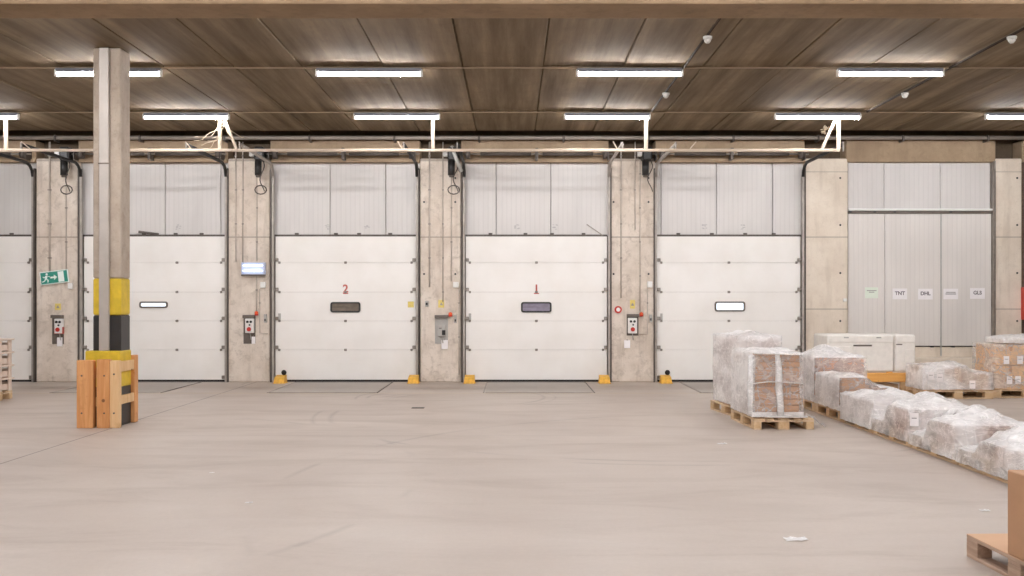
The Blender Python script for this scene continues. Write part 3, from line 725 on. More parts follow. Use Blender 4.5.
# ------------------------------------------------------------------ ceiling services
gp = empty('wall_pipe', (0, 20.66, 5.06)); tag(gp, 'long grey pipe running just below the ceiling along the door wall', 'pipe')
MB().tube([(XL + .1, 20.66, 5.06), (XR - .1, 20.66, 5.06)], .042, 10).build('pipe_run', 'steel_pipe', gp)
for k in range(15):
    x = -11.2 + k * 1.75
    MB().box(x - .02, x + .02, 20.60, ZW, 4.985, 5.11, .005).build('pipe_bracket', 'steel_dark', gp)
rl = empty('track_rail', (0, 18.3, 4.45)); tag(rl, 'long cream rail hung from the ceiling, carrying the door tracks', 'rail')
MB().box(-13.5, wx(838, 18.3) + .03, 18.27, 18.33, 4.425, 4.475, .006).build('rail_bar', 'rail_white', rl)
for px in (6, 220, 433, 646, 838.5):
    x = wx(px, 18.3); MB().box(x - .032, x + .032, 18.275, 18.325, 4.47, HC, .005).build('hanger_post', 'rail_white', rl)
    MB().box(x - .08, x + .08, 18.22, 18.38, HC - .012, HC - .002, .002).build('hanger_plate', 'rail_white', rl)
MB().bar((wx(223, 18.3), 18.3, HC - .05), (wx(236.5, 18.3), 18.3, 4.47), .045, .045).build('diagonal_brace', 'rail_white', rl)
MB().bar((wx(837, 18.3), 18.3, HC - .05), (wx(822, 18.3), 18.3, 4.47), .045, .045).build('diagonal_brace', 'rail_white', rl)
for px, px2 in ((30, 22), (191, 186), (617, 613), (690, 696), (402, 398)):   # track end stops sticking up over the rail
    MB().bar((wx(px, 18.25), 18.25, 4.47), (wx(px2 if px2 > px else px2, 18.25), 18.22, 4.60), .018, .018).build('end_stop', 'rail_white', rl)
cab = empty('hanging_cable', (wx(222, 18.2), 18.2, 4.6)); tag(cab, 'loose pale cables hanging round the rail post over the lamp pier', 'cable')
for k in range(9):
    a0, b0 = R.uniform(219, 228), R.uniform(119, 124); a2, b2 = (R.uniform(190, 214), R.uniform(138, 150)) if k < 6 else (R.uniform(228, 246), R.uniform(126, 142))
    am, bm = (a0 + a2) / 2 + R.uniform(2, 10), (b0 + b2) / 2 + R.uniform(4, 12); pts = []
    for t in range(11):
        u = t / 10; w_ = 1.2 * math.sin(u * 9 + k)
        pts.append((wx((1 - u) ** 2 * a0 + 2 * u * (1 - u) * am + u * u * a2 + w_, 18.1), 18.15 + .06 * math.sin(k + u * 3), wh((1 - u) ** 2 * b0 + 2 * u * (1 - u) * bm + u * u * b2 + w_, 18.1)))
    MB().tube(pts, .006, 5).build('cable_loop', 'cable_pale', cab)
t2 = empty('hanging_cable', (wx(824, 19.4), 19.4, 5.0)); tag(t2, 'small bundle of cables under the ceiling behind the diagonal rail brace', 'cable')
for k in range(5):
    pts = [(wx(820 + R.uniform(0, 9), 19.4), 19.4 + R.uniform(-.1, .1), wh(127 + t * 1.6 + R.uniform(-1, 1), 19.4)) for t in range(5)]
    MB().tube(pts, .012, 5).build('cable_loop', 'cable_pale', t2)
for yy, lab in ((14.66, 'front'), (18.15, 'rear')):
    o = MB().box(-15, 15, yy + .015, yy + .035, HC - .030, HC - .010, .004).build('cable_trunking', 'trunk'); tag(o, f'thin pale cable trunking along the {lab} row of ceiling lamps', 'trunking')
for X, lab in ((2.50, 'right of centre'), (6.41, 'near the right edge')):
    o = MB().tube([(X, 10.4, HC - .025), (X, 18.1, HC - .025)], .018, 6).build('ceiling_conduit', 'conduit_dark'); tag(o, f'dark conduit along the ceiling {lab} linking two detectors', 'conduit')
    for yy, l2 in ((12.85, 'nearer'), (16.35, 'farther')):
        d = empty('smoke_detector', (X, yy, HC - .05)); tag(d, f'{l2} white smoke detector on the ceiling conduit {lab}', 'smoke detector', 'smoke detectors')
        MB().tube([(X, yy, HC - .045), (X, yy, HC - .075)], .06, 14).build('detector_base', 'grey_plastic', d)
        MB().tube([(X, yy, HC - .075), (X, yy, HC - .10), (X, yy, HC - .13)], [.05, .045, .025], 14).build('sensor_head', 'grey_plastic', d)

# tube lamps
def make_lamp():
    r = empty('ceiling_lamp', (0, 0, HC - .03))
    z = HC - .03
    MB().box(-.77, .77, -.035, .035, z - .045, z - .002, .006).build('housing', 'fixture', r)
    # wide shallow reflector over the tube
    MB().add([(-.75, -.072, z - .066), (.75, -.072, z - .066), (.75, -.034, z - .04), (-.75, -.034, z - .04), (-.75, .072, z - .066), (.75, .072, z - .066), (.75, .034, z - .04), (-.75, .034, z - .04),
              (-.75, -.072, z - .061), (.75, -.072, z - .061), (.75, .072, z - .061), (-.75, .072, z - .061), (-.75, -.034, z - .034), (.75, -.034, z - .034), (.75, .034, z - .034), (-.75, .034, z - .034)],
             [(0, 1, 2, 3), (5, 4, 7, 6), (3, 2, 6, 7), (8, 12, 13, 9), (11, 10, 14, 15), (0, 8, 9, 1), (4, 5, 10, 11)]).build('reflector', 'fixture', r)
    MB().tube([(-.745, 0, z - .095), (.745, 0, z - .10)], .018, 10).build('lit_tube', 'tube', r)
    for s in (-1, 1):
        MB().box(s * .765 - .02, s * .765 + .02, -.03, .03, z - .125, z - .02, .006).build('lamp_holder', 'white', r)
    return r
names = {14.66: 'front', 18.15: 'rear'}
cols = ['leftmost', 'second', 'third', 'fourth', 'fifth', 'rightmost']
extra = {(14.66, 1): 'front-row ceiling tube lamp behind the striped column', (14.66, 2): 'front-row ceiling tube lamp left of centre', (14.66, 3): 'front-row ceiling tube lamp right of centre', (14.66, 4): 'front-row ceiling tube lamp at the right, past both detector lines',
         (18.15, 0): 'rear-row ceiling tube lamp cut by the left edge', (18.15, 1): 'rear-row ceiling tube lamp above the cable tangle', (18.15, 2): 'rear-row ceiling tube lamp above the third door', (18.15, 3): 'rear-row ceiling tube lamp above the fourth door',
         (18.15, 4): 'rear-row ceiling tube lamp over the diagonal rail brace at the right', (18.15, 5): 'rear-row ceiling tube lamp cut by the right edge'}
lamp = None
for yy in (18.15, 14.66, 11.17, 7.68, 4.19, .7, -2.8):
    for k in range(6):
        X = 1.71 + 3.82 * (k - 3)
        lab = extra.get((yy, k), 'ceiling tube lamp out of view above the viewer')
        if lamp is None:
            lamp = make_lamp(); lamp.location = (X, yy, HC - .03); o = lamp; o['label'] = lab
        else: o = copy_tree(lamp, (X, yy, HC - .03), None, lab)
        tag(o, None, 'ceiling lamp', 'tube lamps in two rows' if (yy, k) in extra else 'tube lamps above the viewer')

# ------------------------------------------------------------------ striped column and its timber guard
c = empty('column_1', (-5.515, 13.78, 0)); struct(c, 'concrete column with yellow and black bands rising from the timber guard', 'column')
cx0, cx1, cy0, cy1 = -5.715, -5.335, 13.60, 13.94
def cseg(z0, z1, m_, n): return MB().box(cx0, cx1, cy0, cy1, z0, z1, .018).build(n, m_, c)
cseg(2.005, HC, 'column', 'column_shaft'); cseg(1.505, 2.003, 'yellow', 'yellow_band'); cseg(.9, 1.503, 'black_band', 'black_band')
MB().box(cx0 - .075, cx1 + .012, cy0 - .075, cy1 + .01, .53, 1.02, .015).build('yellow_sleeve', 'yellow', c)
MB().box(cx0 - .07, cx1 + .008, cy0 - .07, cy1 + .006, 0, .53, .01).build('black_foot', 'black_band', c)
MB().box(-5.612, -5.478, cy0 - .055, cy0 - .001, 1.021, HC - .01, .008).build('cable_channel', 'channel', c)
MB().box(-5.618, -5.472, cy0 - .06, cy0 - .056, 3.55, 3.57).build('channel_joint', 'grey_dark', c)
g = empty('timber_guard', (-5.55, 13.4, 0)); tag(g, 'upright pine timbers standing as a guard round the striped column', 'column guard')
for x0, x1, y0, y1, h, m_ in ((-5.82, -5.60, 13.33, 13.43, .905, 'guard_wood'), (-5.555, -5.385, 13.33, 13.43, .915, 'guard_wood'), (-5.384, -5.255, 13.345, 13.43, .90, 'guard_pale'), (-5.36, -5.28, 13.955, 14.09, .94, 'guard_wood')):
    MB().box(x0, x1, y0, y1, 0, h, .008).build('guard_post', m_, g)
MB().box(-5.32, -5.285, 13.435, 13.953, .74, .88, .006).build('cross_rail', 'guard_pale', g)
MB().box(-5.32, -5.285, 13.435, 13.953, .30, .42, .006).build('cross_rail', 'guard_pale', g)
MB().box(-5.80, -5.40, 13.435, 13.475, .66, .80, .006).build('cross_rail', 'guard_wood', g)
MB().box(-5.80, -5.40, 13.435, 13.475, .28, .40, .006).build('cross_rail', 'guard_pale', g)
for x, z in ((-5.45, .2), (-5.45, .7), (-5.75, .2), (-5.75, .7), (-5.32, .2), (-5.32, .72)):
    MB().tube([(x, 13.325, z), (x, 13.335, z)], .012, 8).build('bolt_head', 'steel_dark', g)

# ------------------------------------------------------------------ pallets
def make_pallet():
    p = empty('wooden_pallet', (0, 0, 0))        # 0.8 wide in x, 1.2 long in y
    for x, w in ((-.3275, .145), (-.185, .1), (0, .145), (.185, .1), (.3275, .145)):
        MB().box(x - w / 2, x + w / 2, -.6, .6, .122, .144, .002).build('deck_board', 'pallet_wood_y', p)
    for y in (-.5275, 0, .5275):
        MB().box(-.4, .4, y - .0725, y + .0725, .100, .1215, .002).build('stringer_board', 'pallet_wood', p)
        for x, w in ((-.35, .1), (0, .145), (.35, .1)):
            MB().box(x - w / 2, x + w / 2, y - .0725, y + .0725, .0225, .0995, .002).build('pallet_block', 'pallet_block', p)
    for x, w in ((-.35, .1), (0, .145), (.35, .1)):
        MB().box(x - w / 2, x + w / 2, -.6, .6, 0, .022, .002).build('bottom_board', 'pallet_wood_y', p)
    tag(p, None, 'pallet', 'wooden pallets'); return p
PAL = make_pallet(); PAL_used = False
def pallet(x, y, rz, label):
    global PAL_used
    if not PAL_used:
        PAL.location = (x, y, 0); PAL.rotation_euler = (0, 0, rz); PAL['label'] = label; PAL_used = True; return PAL
    return copy_tree(PAL, (x, y, 0), rz, label)

def place(o, x, y, z, rz): o.location = (x, y, z); o.rotation_euler = (0, 0, rz); return o

def box_mesh(name, w, d, h, m_, taped=True):
    o = MB().box(-w / 2, w / 2, -d / 2, d / 2, 0, h, .006).build(name, m_)
    if taped:
        tp = MB().box(-.026, .026, -d / 2 - .0012, d / 2 + .0012, h - .0, h + .0012)
        tp.box(-.026, .026, -d / 2 - .0015, -d / 2 - .0003, h * .72, h); tp.build('tape_strip', 'tape', o)
    return o

def load(cx, cy, rz, w, d, base, nx, ny, layers, h, m_, label, group, name='cardboard_box', jitter=.006, skip=None, taped=False):
    """stacked boxes: nx x ny per layer, each box an object of its own"""
    proto = None; bw, bd = w / nx, d / ny
    for k in range(layers):
        for i in range(nx):
            for j in range(ny):
                if skip and skip(i, j, k): continue
                lx = -w / 2 + bw * (i + .5) + R.uniform(-jitter, jitter); ly = -d / 2 + bd * (j + .5) + R.uniform(-jitter, jitter)
                X = cx + lx * math.cos(rz) - ly * math.sin(rz); Y = cy + lx * math.sin(rz) + ly * math.cos(rz)
                if proto is None:
                    proto = box_mesh(name, bw - .008 - jitter * 2, bd - .008 - jitter * 2, h - .006, m_, taped); o = proto
                else:
                    o = proto.copy(); COL.objects.link(o)
                    for ch in children(proto):
                        e = ch.copy(); COL.objects.link(e); e.parent = o
                place(o, X, Y, base + k * h + .001, rz); tag(o, label, 'box', group)

def wrap(cx, cy, rz, w, d, z0, h, m_, label, amp=.03, top=.05, taper=.0, flare=.0, seed=0, peaks=(), n=None, name='stretch_wrap', sag=None, side_m=None, ampy=1.0, top_m=None):
    """stretch film pulled round a load: five-sided skin with folds; the top may be heaped up"""
    nx, ny, nz = n or (16, 20, 12)
    nv = lambda p, s, k: noise.noise(Vector((p[0] * s + seed * 7.3, p[1] * s + k * 3.1, p[2] * s - seed * 2.7)))
    vs, idx, fs = [], {}, []
    def vert(i, j, k):
        if (i, j, k) in idx: return idx[i, j, k]
        u, v, t = i / nx * 2 - 1, j / ny * 2 - 1, k / nz
        side = max(abs(u), abs(v)) > .999
        s_ = 1 - taper * t + flare * (1 - t) ** 3
        x, y, z = u * w / 2 * s_, v * d / 2 * (s_ if ampy > .5 else .999), z0 + h * t
        rad = math.hypot(u, v)
        if abs(u) > .9 and abs(v) > .9: x *= .994; y *= .994
        if side:
            o = amp * (.35 + .65 * abs(nv((x, y, z), 5.5, 1)) * 2 + .3 * abs(nv((x, y, z), 13, 2)))
            o *= .6 + .4 * math.sin(t * math.pi)
            L = Vector((u if abs(u) > .999 else u * .15, v if abs(v) > .999 else v * .15)); L.normalize()
            x += L.x * o; y += L.y * o * (ampy if abs(v) > .999 else 1)
        if k == nz:
            edge = 1 - min(1, max(abs(u), abs(v)) ** 6)
            z += top * edge * (.35 + abs(nv((x, y, 0), 4.2, 5)) * 1.6 + .5 * abs(nv((x, y, 0), 10, 6)))
            for (pu, pv, ph, pr) in peaks:
                z += ph * math.exp(-((u - pu) ** 2 + (v - pv) ** 2) / pr ** 2)
            if sag: z += sag(u, v)
        elif sag:
            z += sag(u, v) * t
        if k == 0: z += .02 * abs(nv((x, y, z), 9, 9))
        idx[i, j, k] = len(vs); vs.append((x, y, max(z, .002))); return idx[i, j, k]
    for k in range(nz):
        for i in range(nx):
            fs.append((vert(i, 0, k), vert(i + 1, 0, k), vert(i + 1, 0, k + 1), vert(i, 0, k + 1)))
            fs.append((vert(i + 1, ny, k), vert(i, ny, k), vert(i, ny, k + 1), vert(i + 1, ny, k + 1)))
        for j in range(ny):
            fs.append((vert(0, j + 1, k), vert(0, j, k), vert(0, j, k + 1), vert(0, j + 1, k + 1)))
            fs.append((vert(nx, j, k), vert(nx, j + 1, k), vert(nx, j + 1, k + 1), vert(nx, j, k + 1)))
    for i in range(nx):
        for j in range(ny):
            fs.append((vert(i, j, nz), vert(i + 1, j, nz), vert(i + 1, j + 1, nz), vert(i, j + 1, nz)))
    o = MB().add(vs, fs, True).build(name, m_)
    if side_m:
        o.data.materials.append(M[side_m])
        for p in o.data.polygons:
            if p.normal.x < -.6 or p.normal.z > .6 or p.center.z < z0 + .09: p.material_index = 1
    if top_m:
        o.data.materials.append(M[top_m])
        for p in o.data.polygons:
            if p.normal.z > .45: p.material_index = 1
    place(o, cx, cy, 0, rz)
    tag(o, label, 'plastic wrap'); return o

def strand(o, pts, w, m_='film_band', name='film_strand'):
    s = MB().tube(pts, w, 6, flat=.22).build(name, m_); s.parent = o; return s

def loc_pt(cx, cy, rz, lx, ly): return cx + lx * math.cos(rz) - ly * math.sin(rz), cy + lx * math.sin(rz) + ly * math.cos(rz)

# the pair of tall stacks in front of the fifth door
a1 = math.atan2(-.14, 1.2) * -1
gx, gy = 3.56, 15.12
pallet(gx, gy, a1, 'wooden pallet under the taller, rear stack of the pair by the door')
load(gx - .03, gy, a1, .61, 1.06, .145, 2, 2, 6, .170, 'card_pink', 'cardboard box in the taller film-wrapped stack, rear one of the pair', 'boxes of the taller rear stack')
wrap(gx - .03, gy, a1, .66, 1.12, .153, 1.035, 'film_milky', 'milky stretch film round the taller, rear stack of the pair', .018, .02, .0, 0, 3, ((.05, -.2, .05, .35), (-.2, .3, .04, .3)))
b1 = math.radians(2.2)
hx, hy = 3.555, 13.80
pallet(hx, hy, b1, 'wooden pallet under the front stack of brown boxes showing through film')
load(hx - .06, hy + .03, b1, .62, 1.05, .145, 2, 2, 5, .083, 'card', 'flat brown cardboard box low in the front film-wrapped stack of the pair', 'flat boxes of the front stack, lower tier', jitter=.003)
load(hx - .06, hy + .03, b1, .62, 1.05, .145 + 5 * .083, 2, 2, 5, .083, 'card', 'flat brown cardboard box high in the front film-wrapped stack of the pair', 'flat boxes of the front stack, upper tier', jitter=.003)
o = wrap(hx - .06, hy + .03, b1, .665, 1.095, .153, .85, 'film_clear', 'clear stretch film with white bands round the front stack of the pair', .014, .04, .0, .03, 5, ((-.6, .2, .02, .3),), side_m='film_milky')
fy = -.5575 - .025
strand(o, [(-.02, fy - .0, 1.02), (-.0, fy - .018, .8), (.0, fy - .012, .55), (.02, fy - .016, .35), (.02, fy - .03, .16)], [.03, .045, .05, .045, .05])
strand(o, [(-.345, fy + .02, .60), (-.15, fy - .014, .63), (.1, fy - .016, .62), (.345, fy + .02, .60)], [.03, .04, .04, .035])
strand(o, [(-.33, fy + .0, 1.0), (-.1, fy - .012, 1.0), (.15, fy - .012, .99), (.33, fy, .985)], [.03, .05, .045, .03])
strand(o, [(-.33, fy - .02, .175), (-.1, fy - .045, .17), (.12, fy - .045, .165), (.36, fy - .05, .17)], [.04, .05, .05, .06])
strand(o, [(-.355, fy + .05, .2), (-.352, fy + .06, .5), (-.35, fy + .05, .75), (-.345, fy + .04, .98)], [.05, .05, .05, .05])
o2 = MB().add(*(lambda n: ([(3.965 + .19 * (i / n) , 13.30 + .28 * (j / n) + .05 * noise.noise(Vector((i * .6, j * .5, 1))), .16 + .05 * abs(noise.noise(Vector((i * .8, j * .9, 4)))) - .15 * (i / n) ** 1.3) for i in range(n + 1) for j in range(n + 1)],
     [(i * (n + 1) + j, (i + 1) * (n + 1) + j, (i + 1) * (n + 1) + j + 1, i * (n + 1) + j + 1) for i in range(n) for j in range(n)]))(8), True).build('film_scrap', 'film_milky')
tag(o2, 'crumpled film tail hanging off the right end of the front stack pallet', 'plastic film')

# the long row of wrapped pallets running towards the viewer: centre x, far to near
RX = 5.00
rowp = [(15.84, 0.0, 'farthest pallet of the long wrapped row'), (14.62, .0, 'second farthest pallet of the long wrapped row'), (13.395, .0, 'third farthest pallet of the long wrapped row'),
        (12.17, .0, 'pallet of the long row in front of the orange timber'), (10.945, .0, 'second nearest pallet of the long wrapped row'), (9.72, .0, 'nearest pallet of the long wrapped row')]
sm = lambda x: max(0, min(1, x)) ** 2 * (3 - 2 * max(0, min(1, x)))
low = lambda i, j, k: i == 0 and j == 1
dip = lambda u, v: -.23 * sm((v - .02) / .35) * sm((-u - .02) / .4)
for y, rz, lab in rowp: pallet(RX, y, rz, 'wooden ' + lab)
load(RX + .02, 15.82, 0, .72, 1.04, .145, 2, 2, 4, .165, 'card_pink', 'cardboard box in the tallest, farthest stack of the long wrapped row', 'boxes of the farthest row stack')
wrap(RX + .0, 15.82, 0, .79, 1.11, .15, .68, 'film_clear', 'stretch film round the tallest, farthest stack of the long row', .022, .05, .0, .03, 8, ((-.1, .3, .14, .45), (-.75, -.4, .04, .3), (.5, .2, .05, .3)), side_m='film_milky')
load(RX - .02, 14.62, 0, .70, 1.04, .145, 2, 2, 3, .15, 'card', 'cardboard box in the second farthest stack of the long wrapped row', 'boxes of the second row stack', skip=lambda i, j, k: k == 2 and i == 1)
wrap(RX - .02, 14.62, .0, .77, 1.10, .15, .465, 'film_clear', 'stretch film sloping off the second farthest stack of the long row', .022, .02, .0, .03, 11, ((-.4, -.3, .03, .5),), sag=lambda u, v: -.14 * max(0, min(1, u * 2.2)), side_m='film_milky')
load(RX, 13.395, 0, .74, 1.08, .145, 2, 2, 2, .125, 'card_pink', 'cardboard box in the third farthest stack of the long wrapped row', 'boxes of the third row stack')
wrap(RX, 13.395, 0, .83, 1.212, .05, .365, 'film_milky', 'milky film over the third farthest stack of the long row', .018, .05, .0, .02, 14, ((.4, .3, .05, .5),), ampy=.05)
load(RX, 12.17, 0, .74, 1.10, .145, 2, 2, 2, .14, 'card_pink', 'cardboard box in the row stack with white shipping sheet', 'boxes of the fourth row stack', skip=low)
wrap(RX, 12.17, 0, .83, 1.212, .055, .385, 'film', 'stretch film heaped over the row stack in front of the orange timber', .018, .06, .0, .02, 17, ((.5, .5, .06, .4), (.4, .0, .04, .5)), ampy=.05, top_m='film_milky', sag=dip)
load(RX, 10.945, 0, .74, 1.10, .145, 2, 2, 2, .12, 'card_pink', 'cardboard box in the second nearest stack of the long wrapped row', 'boxes of the fifth row stack', skip=low)
wrap(RX, 10.945, 0, .83, 1.212, .05, .355, 'film', 'stretch film heaped over the second nearest stack of the long row', .022, .07, .0, .04, 20, ((-.5, .6, .03, .35), (.3, .3, .05, .4), (.7, .7, .06, .4)), ampy=.05, top_m='film_milky', sag=dip)
load(RX + .02, 9.72, 0, .70, 1.06, .145, 2, 2, 1, .16, 'card_pink', 'cardboard box in the nearest stack of the long wrapped row', 'boxes of the nearest row stack', skip=low)
load(RX + .10, 9.62, 0, .40, .56, .306, 1, 2, 1, .06, 'card_tan', 'flat tan carton heaped on the nearest stack of the long row', 'flat cartons on the nearest row stack')
wrap(RX, 9.72, 0, .83, 1.212, .045, .285, 'film', 'milky film heaped over the nearest stack of the long row', .026, .06, .0, .04, 23, ((.25, -.15, .14, .7), (.8, -.2, .04, .4)), n=(20, 26, 8), ampy=.05, top_m='film_milky', sag=lambda u, v: dip(u, v) * .62)
so = MB().box(wx(909.8, 11.55), wx(918.5, 11.55), 11.545, 11.549, .255, .405).build('shipping_label', 'paper'); tag(so, 'white shipping sheet on the front of a wrapped stack in the long row', 'label')
MB().box(wx(911.5, 11.55), wx(916.5, 11.55), 11.5435, 11.545, .34, .35).build('printed_line', 'ink_soft', so)

# white packing blocks with amber timber behind the row
pallet(6.55, 18.95, math.pi / 2, 'wooden pallet under the white foam blocks at the wall')
ob = MB().box(5.95, 7.30, 18.42, 18.52, .20, .365, .008).build('timber_beam', 'orange_wood'); tag(ob, 'amber timber beam below the white foam blocks', 'timber')
MB().box(6.9, 7.0, 18.44, 18.50, .365, .385, .002).build('wood_cleat', 'orange_wood', ob)
for x0 in (6.0, 7.15):
    o = MB().box(x0, x0 + .1, 18.43, 18.51, .145 if x0 < 7 else .0, .199, .004).build('support_block', 'pallet_block'); tag(o, 'small wooden block under the amber timber, ' + ('left one' if x0 < 7 else 'right one'), 'block')
for x0, x1, lab, nslot in ((5.80, 7.03, 'wide white foam packing block with a dark slot', 1), (7.05, 7.43, 'narrow white foam packing block right of the wide one', 2)):
    o = empty('foam_block', ((x0 + x1) / 2, 18.9, .386)); tag(o, lab, 'packing block', 'white foam blocks')
    MB().box(x0, x1, 18.45, 19.3, .386, 1.07, .025).build('foam_body', 'foam', o)
    MB().box(x0 + .02, x1 - .02, 18.435, 18.452, .93, 1.05, .006).build('rim', 'foam', o)
    if nslot == 1:
        MB().box(6.28, 6.62, 18.437, 18.452, .855, .885, .003).build('slot', 'grey_dark', o)
        MB().box(5.83, 6.25, 18.43, 18.452, .72, .86, .01).build('raised_pad', 'foam', o)
        for x in (6.1, 6.7): MB().box(x, x + .09, 18.430, 18.437, 1.005, 1.03, .003).build('grip', 'grey_plastic', o)
    else:
        MB().box(7.07, 7.18, 18.437, 18.452, .88, .90, .003).build('slot', 'grey_dark', o)
        MB().box(7.22, 7.40, 18.43, 18.452, .55, .80, .01).build('raised_pad', 'foam', o)

# low wrapped pallet of tan cartons and the tall carton stack at the right
pallet(7.70, 17.68, math.pi / 2, 'wooden pallet under the low tan cartons near the grey panel')
load(7.47, 17.68, 0, .66, .70, .145, 2, 1, 1, .40, 'card_tan', 'tan carton on the low wrapped pallet near the grey panel', 'tan cartons on the low pallet', 'cardboard_box', taped=True)
load(8.05, 17.68, 0, .42, .70, .145, 1, 1, 1, .27, 'card_tan', 'lower tan carton at the right end of the low wrapped pallet', None, taped=True)
o = wrap(7.70, 17.68, 0, 1.20, .78, .155, .405, 'film', 'stretch film over the low tan cartons near the grey panel', .018, .03, .0, .01, 35, ((.1, .2, .05, .5),), n=(22, 12, 8), sag=lambda u, v: -.11 * max(0, min(1, (u - .25) * 5)))
strand(o, [(-.1, -.45, .36), (.1, -.455, .22), (.3, -.45, .13)], [.02, .02, .02])
for i, (px, py) in enumerate(((930.5, 376), (939.5, 378), (972, 384.5))):
    x, z = wx(px, 17.23), wh(py, 17.23)
    q = MB().box(x - .05, x + .05, 17.212, 17.216, z - .07, z + .07).build('shipping_label', 'paper'); tag(q, f'white label on the low wrapped tan cartons, {["left", "middle", "right"][i]} one of three', 'label')
    MB().box(x - .035, x + .035, 17.2105, 17.212, z + .01, z + .02).build('printed_line', 'ink_soft', q)
pallet(8.98, 17.85, math.pi / 2, 'wooden pallet under the tall tan carton stack at the right edge')
load(8.98, 17.85, 0, 1.14, .76, .145, 2, 1, 1, .42, 'card_tan', 'large tan carton in the bottom tier of the stack at the right edge', 'bottom cartons of the right edge stack', taped=True)
load(8.98, 17.85, 0, 1.12, .76, .566, 2, 1, 1, .36, 'card_tan', 'large tan carton in the upper tier of the stack at the right edge', 'upper cartons of the right edge stack', taped=True)
o = wrap(8.98, 17.85, 0, 1.19, .81, .16, .775, 'film_clear', 'clear film round the tall tan carton stack at the right edge', .012, .002, .0, .0, 38, (), n=(20, 12, 12))
load(9.10, 17.88, 0, .80, .6, .942, 1, 1, 1, .09, 'card_tan', 'flat tan carton on top of the stack at the right edge', None, taped=True)
w2 = wrap(9.10, 17.88, 0, .98, .74, .945, .098, 'film_milky', 'milky film bunched on top of the carton stack at the right edge', .02, .04, .0, .0, 40, ((.2, -.3, .04, .5), (-.5, .1, .03, .4)), n=(18, 14, 4))
strand(o, [(-.5, -.43, .48), (-.2, -.435, .30), (.15, -.43, .10)], [.025, .028, .03])
for i, (px, py) in enumerate(((1006, 360), (1019.5, 360), (1009, 380), (1017.5, 380))):
    x, z = wx(px, 17.44), wh(py, 17.44)
    q = MB().box(x - .048, x + .048, 17.420, 17.424, z - .07, z + .07).build('shipping_label', 'paper')
    tag(q, f'white label on the tall carton stack, {["upper left", "upper right", "lower left", "lower right"][i]} one', 'label')
    MB().box(x - .03, x + .03, 17.4185, 17.420, z + .01, z + .02).build('printed_line', 'ink_soft', q)

# near pallet with the big carton at the bottom right corner
np_ = pallet(3.445, 6.09, math.radians(1.5), 'nearest wooden pallet, at the lower right corner')
for ch in children(np_):
    ch.data = ch.data.copy(); ch.data.materials[0] = M['old_wood']
cs = MB().box(-.40, .40, -.61, .60, .145, .149).build('kraft_sheet', 'card_sheet'); place(cs, 3.445, 6.09, 0, math.radians(1.5)); tag(cs, 'brown kraft sheet covering the nearest pallet', 'card sheet')
nb = MB().box(3.045, 3.80, 5.42, 6.16, .151, .665, .006).build('cardboard_box', 'card'); tag(nb, 'large plain brown carton on the nearest pallet at right', 'box')
MB().box(3.40, 3.455, 5.418, 6.162, .665, .6665).build('tape_strip', 'tape', nb)
MB().box(3.0435, 3.045, 5.72, 5.77, .50, .665).build('tape_strip', 'tape', nb)
MB().box(3.06, 3.795, 5.74, 5.75, .6655, .667).build('flap_gap', 'grey_dark', nb)

# stack of pallet collars at the left edge
pallet(-9.30, 16.98, math.pi / 2, 'wooden pallet under the slatted pale stack at the left edge')
KX, KY = -9.30, 16.98
for k, nm in enumerate(('lowest', 'second lowest', 'third', 'topmost')):
    z0 = .146 + k * .225
    cr = empty('pallet_collar', (KX, KY, z0)); tag(cr, f'pale wooden pallet collar, {nm} of the stack at the left edge', 'pallet collar', 'pallet collars at the left edge')
    for y in (KY - .37, KY + .35): MB().box(KX - .55, KX + .55, y, y + .02, z0, z0 + .15, .003).build('side_board', 'collar_wood', cr)
    for x in (KX - .57, KX + .55): MB().box(x, x + .02, KY - .35, KY + .35, z0 + .02, z0 + .12, .003).build('end_board', 'collar_wood', cr)
    for y in (KY - .38, KY - .05, KY + .28):
        MB().box(KX + .571, KX + .60, y, y + .10, z0, z0 + .196, .004).build('corner_post', 'collar_wood', cr)
    for x in (KX - .55, KX, KX + .45): MB().box(x, x + .10, KY - .40, KY - .371, z0, z0 + .196, .004).build('corner_post', 'collar_wood', cr)
    MB().box(KX - .60, KX + .64, KY - .42, KY + .40, z0 + .197, z0 + .223, .006).build('top_rim', 'collar_wood', cr)

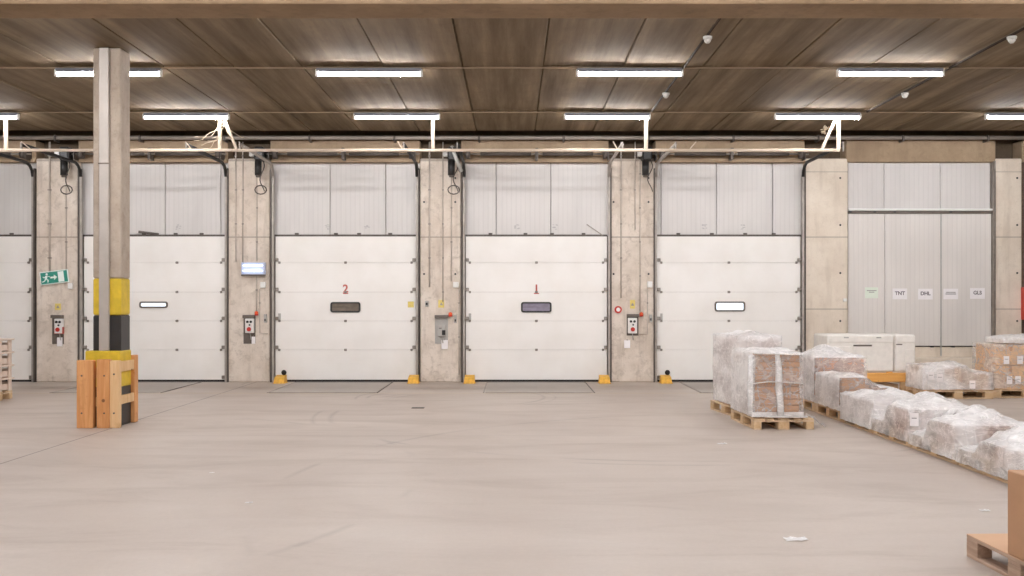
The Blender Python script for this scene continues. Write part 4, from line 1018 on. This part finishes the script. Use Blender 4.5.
# small bits on the floor
for i, (px, py, w, lab) in enumerate(((722, 444, .07, 'small scrap of clear film on the floor left of the front stack'), (796, 540, .10, 'flattened white film strip on the floor nearest the viewer'), (985, 511, .05, 'tiny film scrap on the floor before the nearest row pallet'), (249, 503, .04, 'tiny white scrap on the open floor left of centre'), (212, 473, .03, 'tiny pale scrap on the floor right of the timber guard'), (418, 408, .09, 'thin dark floor drain cover before the third door'))):
    Z = 1710 / (py - 300); x = wx(px, Z); dark = i == 5
    if dark:
        o = MB().box(x - .10, x + .10, Z - .06, Z + .06, .0, .006, .002).build('drain_cover', 'steel_dark'); tag(o, lab, 'drain cover')
        for k in range(4): MB().box(x - .08 + k * .045, x - .06 + k * .045, Z - .04, Z + .04, .006, .007).build('drain_slot', 'black', o)
        continue
    n = 6
    vs = [(x + w * (i2 / n - .5) * 1.6, Z + w * (j / n - .5) * 1.0, .004 + .022 * w / .1 * abs(noise.noise(Vector((i2 * .9, j * .8, i * 5))))) for i2 in range(n + 1) for j in range(n + 1)]
    o = MB().add(vs, [(a * (n + 1) + b, (a + 1) * (n + 1) + b, (a + 1) * (n + 1) + b + 1, a * (n + 1) + b + 1) for a in range(n) for b in range(n)], True).build('film_scrap', 'film_milky')
    tag(o, lab, 'film scrap')

# ------------------------------------------------------------------ world, camera, colour
w = bpy.data.worlds.new('World'); sc.world = w; w.use_nodes = True
w.node_tree.nodes['Background'].inputs[0].default_value = (.75, .82, .9, 1); w.node_tree.nodes['Background'].inputs[1].default_value = .3
cam = bpy.data.cameras.new('camera'); co = bpy.data.objects.new('camera', cam); COL.objects.link(co)
co.location = (0, 0, CAMH); co.rotation_euler = (math.pi / 2, 0, 0)
cam.sensor_width = 36; cam.lens = 36 * F / 1024; cam.shift_x = -(CX - 512) / 1024; cam.shift_y = (CY - 288) / 1024
cam.clip_end = 200
sc.camera = co
sc.view_settings.view_transform = 'Standard'; sc.view_settings.look = 'None'; sc.view_settings.gamma = 1; sc.view_settings.use_curve_mapping = False
sc.view_settings.exposure = 0
sc.cycles.transparent_max_bounces = 16; sc.cycles.max_bounces = 10; sc.cycles.diffuse_bounces = 5
